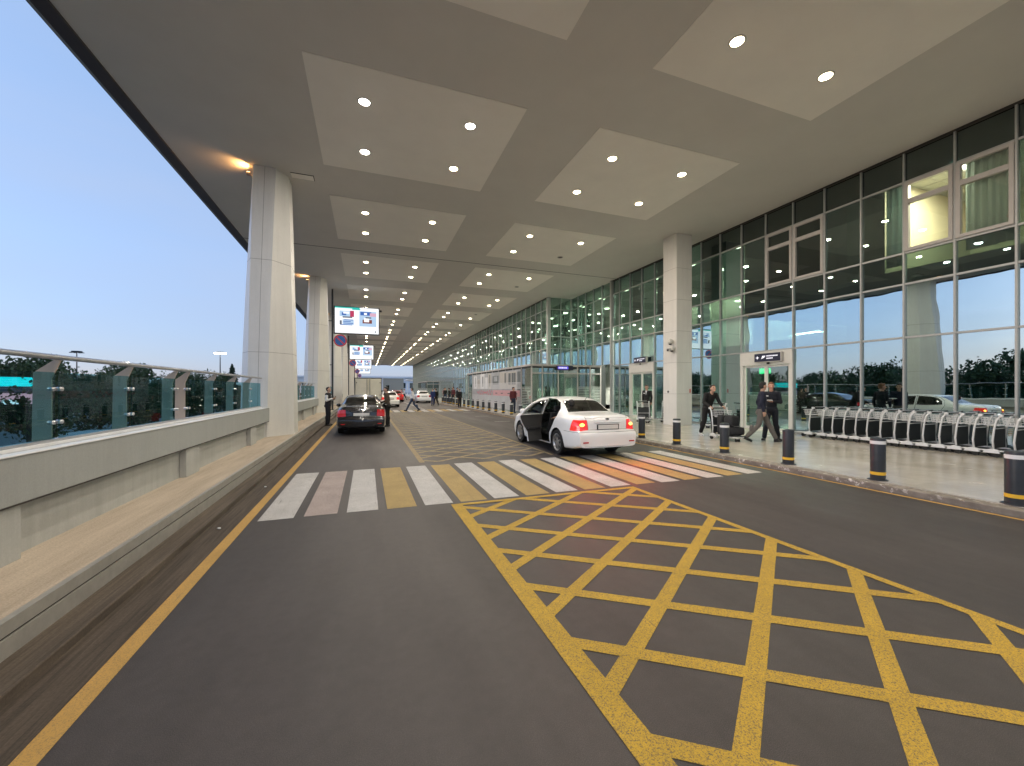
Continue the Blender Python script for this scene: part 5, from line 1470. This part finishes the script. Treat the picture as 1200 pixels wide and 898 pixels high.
    for s in (0, 1):
        hp2, kn, an = (V(P[k][s]) for k in ('hp', 'kn', 'an'))
        cap(l, hp2, kn, .094, .072); cap(l, kn, an + (kn - an) * .08, .072, .062); l.ell((kn + an) / 2 + V((0, -.02, .06)), (.066, .070, .13), 10, 8)
    remesh(l, 'trousers', legs, vox, T, 3)
    for s in (0, 1):
        an = V(P['an'][s]); td = V(P['toe'][s]).normalized(); Rm = Matrix.Rotation(math.atan2(-td.x, td.y), 3, 'Z') @ Matrix.Rotation(math.asin(max(-1, min(1, td.z))), 3, 'X')
        sm = MB()
        o = an + Rm @ V((0, .055, -.048))
        sm.ell(o, (.047, .135, .040), 14, 8, rot=Rm); sm.ell(an + Rm @ V((0, -.01, -.02)), (.045, .055, .055), 12, 8, rot=Rm)
        sm.loft([[o + Rm @ V((math.cos(a * .4488) * .046, math.sin(a * .4488) * .135, z)) for a in range(14)] for z in (-.040, -.022)])
        sm.build('shoe', shoes, T, smooth='auto')
    if hairy:
        h = MB()
        h.ell(hp_(0, -.022, .050), (.084, .095, .086), 20, 12, rot=HR); h.ell(hp_(0, -.050, .000), (.078, .062, .075), 16, 10, rot=HR); h.ell(hp_(0, .035, .092), (.062, .050, .034), 14, 8, rot=HR)
        remesh(h, 'hair', hair, vox, T, 2)
    if extras: extras(T, P)
    return T
def stand(lean=0, walk=0.0, arms='down'):
    P = dict(pel=(0, 0, .95), chest=(0, .01 + lean * .3, 1.28), neck=(0, .02 + lean * .45, 1.47), head=(0, .035 + lean * .55, 1.635),
             sh=[(-.18, .01 + lean * .4, 1.42), (.18, .01 + lean * .4, 1.42)], el=[(-.225, -.02 + lean * .35, 1.14), (.225, -.02 + lean * .35, 1.14)],
             wr=[(-.225, .06 + lean * .4, .90), (.225, .06 + lean * .4, .90)], hd=[(0, .15, -1), (0, .15, -1)],
             hp=[(-.09, 0, .93), (.09, 0, .93)], kn=[(-.10, .015, .50), (.10, .015, .50)], an=[(-.105, -.02, .09), (.105, -.02, .09)], toe=[(-.2, 1, 0), (.2, 1, 0)])
    if walk:
        w = walk
        P['kn'] = [(-.095, .20 * w, .53), (.095, -.10 * w, .50)]; P['an'] = [(-.10, .40 * w, .10), (.10, -.42 * w, .15)]; P['toe'] = [(-.05, 1, .15), (.05, 1, -.45)]
        P['pel'] = (0, 0, .92); P['hp'] = [(-.09, .02, .90), (.09, -.02, .90)]
        P['wr'] = [(-.225, -.12 * w, .93), (.225, .25 * w, .95)]; P['el'] = [(-.225, -.10 * w, 1.15), (.225, .0, 1.14)]
    return P
def name_badge(T, P):
    MB().box(.05, .13, .128, .134, 1.33, 1.36).build('badge', 'refl_white', T)
# the two men walking in front of the near door
P = stand(0.0, 0.95); P['hyaw'] = R(25); P['wr'] = [(-.235, .02, .92), (.20, .02, .90)]; P['el'] = [(-.235, -.06, 1.15), (.225, -.05, 1.14)]
person('man in navy jumper and grey trousers striding past the near entrance door', (11.75, 9.25, SW), R(-132), P, 'navy_jersey', 'grey_trouser')
P = stand(0.02, -0.8); P['hyaw'] = R(18); P['an'] = [(-.10, -.30, .12), (.10, .34, .10)]; P['kn'] = [(-.095, -.05, .50), (.095, .18, .52)]; P['toe'] = [(0, 1, -.35), (.05, 1, .1)]
P['el'] = [(-.235, .0, 1.16), (.235, -.04, 1.15)]; P['wr'] = [(-.10, .26, 1.18), (.25, .02, .90)]; P['hd'] = [(.7, .6, 0), (0, .1, -1)]; P['pn'] = [(0, 0, 1), (-1, 0, 0)]; P['thumb'] = [(0, 1, 0.2), (0, 1, 0)]
def papers(T, P):
    name_badge(T, P)
man2 = person('man with reddish shaven head in dark uniform with chest badge, carrying white papers', (12.45, 9.45, SW), R(112), P, 'dark_navy_cloth', 'dark_navy_cloth', skin='skin_red', hair='hair_red', extras=papers, jacket_len=.03)
a = R(112); lp = Vector((.03, .36, 1.205)) * 1.08
pw = (12.45 + lp.x * math.cos(a) - lp.y * math.sin(a), 9.45 + lp.x * math.sin(a) + lp.y * math.cos(a), SW + lp.z)
pb = MB().box(-.16, .16, -.11, .11, 0, .022); pb.box(-.15, .16, -.105, .10, .024, .03)
tag(pb.build('paper_folder', 'refl_white', loc=pw), 'white folder of papers held by the reddish-haired man in uniform', 'folder').rotation_euler = (R(6), 0, a + .2)
# stooping man with trolley
P = stand(0); P.update(pel=(0, -.12, .94), chest=(0, .0, 1.25), neck=(0, .10, 1.42), head=(0, .17, 1.565), sh=[(-.18, .05, 1.38), (.18, .05, 1.38)], el=[(-.27, .10, 1.12), (.27, .10, 1.12)], wr=[(-.22, .34, 1.0), (.22, .34, 1.0)], hd=[(.1, 1, -.25), (-.1, 1, -.25)], pn=[(0, 0, -1), (0, 0, -1)], thumb=[(1, 0, 0), (-1, 0, 0)], hp=[(-.09, -.10, .90), (.09, -.10, .90)], kn=[(-.10, .02, .50), (.10, -.14, .50)], an=[(-.10, .06, .09), (.10, -.34, .12)], toe=[(0, 1, 0), (0, 1, -.3)])
P['hpitch'] = R(-18); P['curl'] = 1.0
a = R(28) + math.pi
hx, hy = 11.05 + (-.22 - .48 * 0) * 0, 10.15
off = Vector((0, .14 + .46)); c28, s28 = math.cos(TA), math.sin(TA)
person('stooping man in black top pushing the loaded luggage trolley', (11.2 - off.y * s28, 10.3 + off.y * c28, SW), TA + math.pi, P, 'black_cloth', 'black_cloth', shoes='shoe_white')
# suited officer
P = stand(0); P['hyaw'] = R(30); P['wr'] = [(-.215, .0, .90), (.215, .0, .90)]
person('man in black suit with white shirt standing by the far entrance door', (14.0, 17.6, SW), R(115), P, 'black_cloth', 'black_cloth', collar='white_shirt', jacket_len=.07, extras=name_badge)
# officer with the phone, left
P = stand(0); P['hyaw'] = R(-10); P['hpitch'] = R(-25)
P['el'] = [(-.24, .02, 1.15), (.24, .02, 1.15)]; P['wr'] = [(-.07, .24, 1.20), (.06, .25, 1.24)]; P['hd'] = [(.6, .6, .3), (-.6, .6, .3)]; P['pn'] = [(0, -.3, 1), (0, -.3, 1)]; P['sleeve'] = .8
person('officer in dark vest over white shirt, looking at a phone beside the black sedan', (-1.80, 21.6, 0), R(-105), P, 'white_shirt', 'dark_navy_cloth', vest='dark_vest')
a = R(-105); lp = Vector((0, .31, 1.285)) * 1.08
tag(MB().box(-.04, .04, -.006, .006, -.08, .08).build('mobile_phone', 'black', loc=(-1.80 + lp.x * math.cos(a) - lp.y * math.sin(a), 21.6 + lp.x * math.sin(a) + lp.y * math.cos(a), lp.z), bevel=.004), 'small dark phone in the hands of the officer in the vest', 'phone').rotation_euler = (R(-35), 0, a)
P = stand(0.05); P['hyaw'] = R(30); P['wr'] = [(-.2, .25, 1.05), (.215, .1, .90)]
person('man in dark maroon-brown jacket standing at the right side of the black sedan', (0.93, 20.2, 0), R(70), P, 'brown_cloth', 'black_cloth')
P = stand(0.02, 1.1)
person('man in white shirt and jeans walking over the far crossing', (3.47, 33.2, 0), R(75), P, 'white_shirt', 'blue_jean', vox=.014)
# passenger inside the white car, arm out towards the open door
P = dict(pel=(0, 0, .12), chest=(0, -.06, .44), neck=(0, -.05, .62), head=(0, -.02, .77), sh=[(-.18, -.05, .57), (.18, -.05, .57)], el=[(-.30, .14, .42), (.22, .10, .36)], wr=[(-.34, .37, .36), (.10, .28, .28)],
         hd=[(-.2, 1, -.1), (-.3, 1, 0)], hp=[(-.09, .02, .12), (.09, .02, .12)], kn=[(-.12, .40, .16), (.12, .40, .16)], an=[(-.12, .46, -.20), (.12, .46, -.20)], toe=[(0, 1, 0), (0, 1, 0)], pn=[(0, 0, -1), (0, 0, -1)], sleeve=.2)
person('passenger on the rear seat of the white car, bare forearm reaching to the open door', (5.84 - .36, 8.93 + 1.28, .60), 0, P, 'denim_dark', 'black_cloth', scale=1.0, vox=.013)
# the crowd far up the forecourt
crowd = [(8.45, 38.3, 200, 'black_cloth', 'black_cloth', 0, 'man all in black standing nearest, at the right end of the far crowd'),
         (6.75, 44.0, 150, 'royal_cloth', 'royal_cloth', 0, 'figure in long blue clothes at the left of the far crowd'),
         (8.95, 46.0, 60, 'black_cloth', 'denim_dark', 0, 'person in black jacket behind the bollards in the middle of the far crowd'),
         (9.5, 44.4, 250, 'dark_navy_cloth', 'black_cloth', 0, 'person in navy jacket by the glass wall in the far crowd'),
         (8.95, 43.6, 120, 'maroon_cloth', 'black_cloth', 0, 'person in maroon top in the far crowd'),
         (7.2, 44.6, 20, 'black_cloth', 'black_cloth', .7, 'dark-clothed person walking away along the kerb in the far crowd'),
         (9.9, 49.0, 300, 'brown_cloth', 'denim_dark', 0, 'person in brown jacket deep in the far crowd'),
         (9.3, 50.5, 170, 'black_cloth', 'blue_jean', .6, 'person in black top and jeans deep in the far crowd'),
         (8.6, 54.0, 200, 'sky_shirt', 'black_cloth', .5, 'person in pale blue shirt at the rear of the far crowd'),
         (10.0, 23.0 + 32, 200, 'pink_cloth', 'black_cloth', 0, 'person in pinkish top at the very back of the far crowd'),
         (4.9, 62.0, 100, 'pink_cloth', 'denim_dark', .8, 'distant person in pink crossing the road beyond the cars'),
         (5.6, 66.0, 260, 'white_shirt', 'black_cloth', .8, 'distant person in white shirt crossing the road beyond the cars'),
         (9.6, 26.3, 190, 'maroon_cloth', 'denim_dark', 0, 'person in maroon standing at the corner of the near vestibule')]
for i, (x, y, r, tp, lg, wk, lab) in enumerate(crowd):
    P = stand(0.0, wk); P['hyaw'] = R(random.uniform(-30, 30))
    person(lab, (x, y, SW if x > 8.78 else 0), R(r), P, tp, lg, vox=.017, scale=random.uniform(1.02, 1.1), group='people waiting far along the forecourt')
# ================================================================== OUTSIDE: trees, car park, masts
M['bark'] = pmat('bark', (0.06, 0.045, 0.035), 0.9, var=0.3)
def leafmat(name, a, b):
    m, n, l, bs = nmat(name)
    oi = n.new('ShaderNodeNewGeometry')
    c = ramp(n, l, oi.outputs['Random Per Island'], [(0.0, a), (1.0, b)])
    l.new(c, bs.inputs['Base Color']); bs.inputs['Roughness'].default_value = 0.65
    return m
M['leaf'] = leafmat('broad_leaves', (0.025, 0.055, 0.018), (0.075, 0.11, 0.035)); M['needle'] = leafmat('conifer_needles', (0.018, 0.042, 0.022), (0.045, 0.08, 0.04))
def tree_proto(kind, seed):
    r = random.Random(seed)
    name = 'conifer_tree' if kind == 'c' else 'broadleaf_tree'
    t = thing(name, 'x', 'tree')
    H = 11.5 if kind == 'c' else 9.5
    tk = MB(); tk.path([(0, 0, 0), (.1, 0, H * .3), (.0, .1, H * .6), (0, 0, H * .92)], [.24, .18, .10, .03], 8)
    tips = []
    if kind != 'c':
        for k in range(9):
            a = k * 2.4 + r.uniform(-.3, .3); z = H * r.uniform(.28, .6); L = r.uniform(1.6, 2.9)
            p1 = Vector((math.cos(a) * L * .5, math.sin(a) * L * .5, z + L * .35)); p2 = Vector((math.cos(a) * L, math.sin(a) * L, z + L * .75))
            tk.path([(0, 0, z), p1, p2], [.09, .05, .02], 6); tips += [p1, p2]
    tk.build('trunk', 'bark', t, smooth=True)
    cr = MB()
    def leaf(c, sz):
        d = Vector((r.gauss(0, 1), r.gauss(0, 1), r.gauss(0, .7))).normalized(); e = d.orthogonal().normalized(); e = (Matrix.Rotation(r.uniform(0, 6.28), 3, d) @ e)
        f = d.cross(e); cr.face([c - e * sz, c - f * sz * .6, c + e * sz, c + f * sz * .6])
    if kind == 'c':
        for k in range(2600):
            h = r.random() ** .8; z = 1.0 + (H - 1.0) * h; R0 = 2.5 * (1 - h) ** .85 + .05
            lay = math.sin(z * 4.2) * .25 + .8; a = r.uniform(0, 6.28); rad = R0 * lay * r.uniform(.35, 1)
            leaf(Vector((math.cos(a) * rad, math.sin(a) * rad, z - rad * .15)), r.uniform(.08, .17))
    else:
        cl = [(p + Vector((r.uniform(-.5, .5), r.uniform(-.5, .5), r.uniform(0, .7))), r.uniform(.8, 1.35)) for p in tips] + [(Vector((r.uniform(-1, 1), r.uniform(-1, 1), H * r.uniform(.62, .95))), r.uniform(.8, 1.3)) for _ in range(9)]
        for c, R0 in cl:
            for k in range(150):
                d = Vector((r.gauss(0, 1), r.gauss(0, 1), r.gauss(0, .75))).normalized() * R0 * r.uniform(.55, 1.05)
                leaf(c + d, r.uniform(.09, .19))
    cr.build('crown', 'needle' if kind == 'c' else 'leaf', t)
    return t
def at_px(px, d):   # world x, y seen at a photo column and depth
    th = math.atan(170 / 470); rr = (px - 600) / 470 * d
    return d * math.sin(th) + rr * math.cos(th), d * math.cos(th) - rr * math.sin(th)
tp = [[tree_proto('b', 11), False], [tree_proto('b', 23), False], [tree_proto('b', 37), False], [tree_proto('c', 5), False]]
r = random.Random(77); GZ = -6.45; n = 0
def put_tree(k, x, y, s, rowname, idx):
    pr = tp[k]
    kindn = 'dark pointed conifer' if k == 3 else ['bushy dark green tree', 'broad green tree', 'rounded olive green tree'][k]
    t = place(pr[0], pr[1], (x, y, GZ), r.uniform(0, 6.28), f'{kindn} beyond the left railing, {ordn(idx)} tree of the {rowname}', f'trees beyond the car park', s); pr[1] = True
for row, (x0, ya, yb, st, smin, smax) in enumerate(((-27, 0, 100, 4.4, 1.0, 1.2), (-44, -30, 40, 4.6, 1.1, 1.35), (-52, 44, 170, 5.2, 1.15, 1.4))):
    y = ya; idx = 0
    while y < yb:
        k = r.choice([0, 1, 2, 0, 1]) if r.random() > .05 or row == 0 else 3
        put_tree(k, x0 + r.uniform(-2, 2) - (0.12 * y if row == 2 else 0), y + r.uniform(-1, 1), r.uniform(smin, smax), ['near row', 'middle row', 'far row'][row], idx); idx += 1; y += st
put_tree(3, *at_px(272, 62), 1.05, 'column side, a lone spruce', 0)
put_tree(0, -30, 70, 1.0, 'far gap, left', 0); put_tree(2, -33, 82, 1.05, 'far gap, right', 1)
# parked cars in the car park
base_cars = {}
spots = []
for i in range(9): spots.append((-15.5, 8 + i * 5.4)); spots.append((-33.5, 2 + i * 5.2))
for i in range(7): spots.append((-15.5 - 3.0 * i, 60))
cols = ['car_white', 'car_silver', 'car_black', 'car_blue', 'car_red']
cn = {'car_white': 'white', 'car_silver': 'silver', 'car_black': 'black', 'car_blue': 'blue', 'car_red': 'red'}
cnt = {}
for i, (x, y) in enumerate(spots):
    c = r.choice(cols[:4] if i % 6 else cols)
    cnt[c] = cnt.get(c, -1) + 1
    lab = f'{cn[c]} car parked in the lower car park behind the glass railing, {ordn(cnt[c])} {cn[c]} one'
    if c not in base_cars: o = sedan('parked_car', lab, c, (x, y, GZ + .0), R(90 + r.choice((0, 180))), detail=False, plate=False, group='cars in the lower car park'); base_cars[c] = o
    else:
        o = copy_tree(base_cars[c]); o.location = (x, y, GZ); o.rotation_euler = (0, 0, R(90 + r.choice((0, 180)))); o['label'] = lab
# masts
def mast(x, y, h, lit, lab):
    t = thing('lamp_mast', lab, 'lamp mast', (x, y, GZ), 0, 'tall lamp masts beyond the trees')
    MB().tube((0, 0, 0), (0, 0, h), .22, .09, 12).build('pole', 'charcoal', t)
    MB().lathe((0, 0, h - .2), [(.9, 0), (1.0, .15), (.9, .3)], 16).build('crown_ring', 'charcoal', t)
    g = MB()
    for k in range(8):
        a = k * math.pi / 4; g.box(math.cos(a) * 1.05 - .2, math.cos(a) * 1.05 + .2, math.sin(a) * 1.05 - .2, math.sin(a) * 1.05 + .2, h - .35, h - .22)
    g.build('floodlights', emat('mast_floodlight', (1, .98, .9), 22) if lit and not bpy.data.materials.get('mast_floodlight') else (bpy.data.materials['mast_floodlight'] if lit else M['charcoal']), t)
for px, py, d, lit, lab in ((258, 413, 100, True, 'tall mast with bright floodlights left of the nearest column'), (146, 424, 130, True, 'tall mast with lit floodlights above the middle of the railing'), (90, 412, 95, False, 'tall unlit mast with ring of floodlights above the left railing')):
    x, y = at_px(px, d); mast(x, y, (456 - py) * d / 470 + CAM_H - GZ, lit, lab)
# billboard
bx, by = at_px(6, 30)
bb = thing('billboard_screen', 'lit roadside billboard with cyan band over a pinkish car picture at the left edge', 'billboard', (bx, by, GZ), R(52))
MB().tube((-1.2, 0, 0), (-1.2, 0, 7.1), .12).tube((1.2, 0, 0), (1.2, 0, 7.1), .12).build('legs', 'charcoal', bb)
MB().box(-1.9, 1.9, -.12, .12, 7.0, 9.25).build('housing', 'black', bb, bevel=.03)
s = MB(); s.face([(-1.85, -.125, 7.05), (1.85, -.125, 7.05), (1.85, -.125, 9.2), (-1.85, -.125, 9.2)]); s.face([(-1.85, -.128, 8.45), (1.85, -.128, 8.45), (1.85, -.128, 9.15), (-1.85, -.128, 9.15)], 1)
s.face([(-1.85, -.128, 7.1), (1.5, -.128, 7.1), (1.75, -.128, 7.6), (1.4, -.128, 7.9), (-1.85, -.128, 8.0)], 2); s.face([(-.3, -.131, 7.1), (.7, -.131, 7.1), (.6, -.131, 7.45), (-.2, -.131, 7.45)], 3)
s.build('display', [emat('bb_dark', (.02, .02, .03), 1), emat('bb_cyan', (0.0, .8, .85), .6), emat('bb_pink', (.8, .35, .42), .5), emat('bb_white', (.8, .8, .85), .6)], bb)
# low blue-white building and bus shelter roofs in the car park
hb = thing('car_park_kiosk', 'low pale blue and white building in the car park seen through the railing', 'building', (-20, 47, GZ))
M['pale_blue'] = pmat('pale_blue_panel', (0.35, 0.55, 0.75), 0.5, var=.1); M['far_white'] = pmat('white_cladding', (0.86, 0.86, 0.86), 0.6, var=.06, vscale=.4)
MB().box(-5, 5, -3, 3, 0, 3.6).build('wall', 'pale_blue', hb); MB().box(-5.3, 5.3, -3.3, 3.3, 3.6, 4.3).build('roof_edge', 'far_white', hb)
w = [MB().box(-4.6 + k * 1.6, -3.4 + k * 1.6, -3.03, -3.0, 1.0, 2.6).build('window', 'glass_s', hb) for k in range(6)]
# end of the road
eb = thing('distant_building', 'long low white building closing the end of the road', 'building', (-6, 205, 0))
MB().box(-24, 36, 0, 20, 0, 7.2).build('wall', 'far_white', eb)
MB().box(-25, 37, -1.2, 21, 7.2, 7.9).build('roof', 'far_white', eb)
for k in range(14): MB().box(-22 + k * 4, -20 + k * 4, -.06, 0, 2.2, 4.8).build('window', 'glass_s', eb)
cb = thing('distant_building', 'small beige block in front of the long white building', 'building', (5.5, 150, 0))
MB().box(0, 7, 0, 8, 0, 5.6).build('wall', pmat('beige_render', (0.42, 0.38, 0.30), 0.8, var=.05), cb)
MB().box(.8, 2.0, -.05, 0, 1.5, 3.2).build('window', 'glass_s', cb); MB().box(-.2, 7.2, -.2, 8.2, 5.6, 5.85).build('roof', 'far_white', cb)
cc = thing('distant_canopy', 'white sloping canopy roof on posts at the far end of the road', 'canopy', (12, 132, 0))
MB().loft([[(0, 0, 4.6), (12, 0, 3.4), (12, 0, 3.6), (0, 0, 4.9)], [(0, 9, 4.6), (12, 9, 3.4), (12, 9, 3.6), (0, 9, 4.9)]]).build('roof', 'far_white', cc)
for x in (0.2, 6, 11.6): MB().tube((x, .3, 0), (x, .3, 3.5), .12).build('post', 'far_white', cc)
# far hills of trees on the horizon
fw_ = MB(); r = random.Random(4)
for k in range(420):
    a = R(r.uniform(-115, 12)); d = r.uniform(210, 330); hh = r.uniform(5, 10.5)
    c = Vector((math.sin(a) * d, math.cos(a) * d, GZ + hh * .5))
    if c.x > -14: continue
    fw_.ell(c, (r.uniform(6, 12), r.uniform(6, 12), hh * .62), 9, 6)
tag(fw_.build('distant_wood', 'leaf', smooth=False), 'dark band of trees along the horizon past the railing', kind='stuff')

for i, (x, y, lab) in enumerate(((-1.78, 6.1, 'small crumpled pale scrap in the dusty gutter, nearer one'), (-1.74, 8.4, 'small pale scrap in the dusty gutter, farther one'))):
    b = MB(); rr = random.Random(i); b.ell((0, 0, .012), (.022, .016, .010), 7, 4)
    b.v = [(a + rr.uniform(-.005, .005), c + rr.uniform(-.005, .005), max(.001, d + rr.uniform(-.003, .003))) for a, c, d in b.v]
    tag(b.build('paper_scrap', 'refl_white', loc=(x, y, .006)), lab, 'litter')
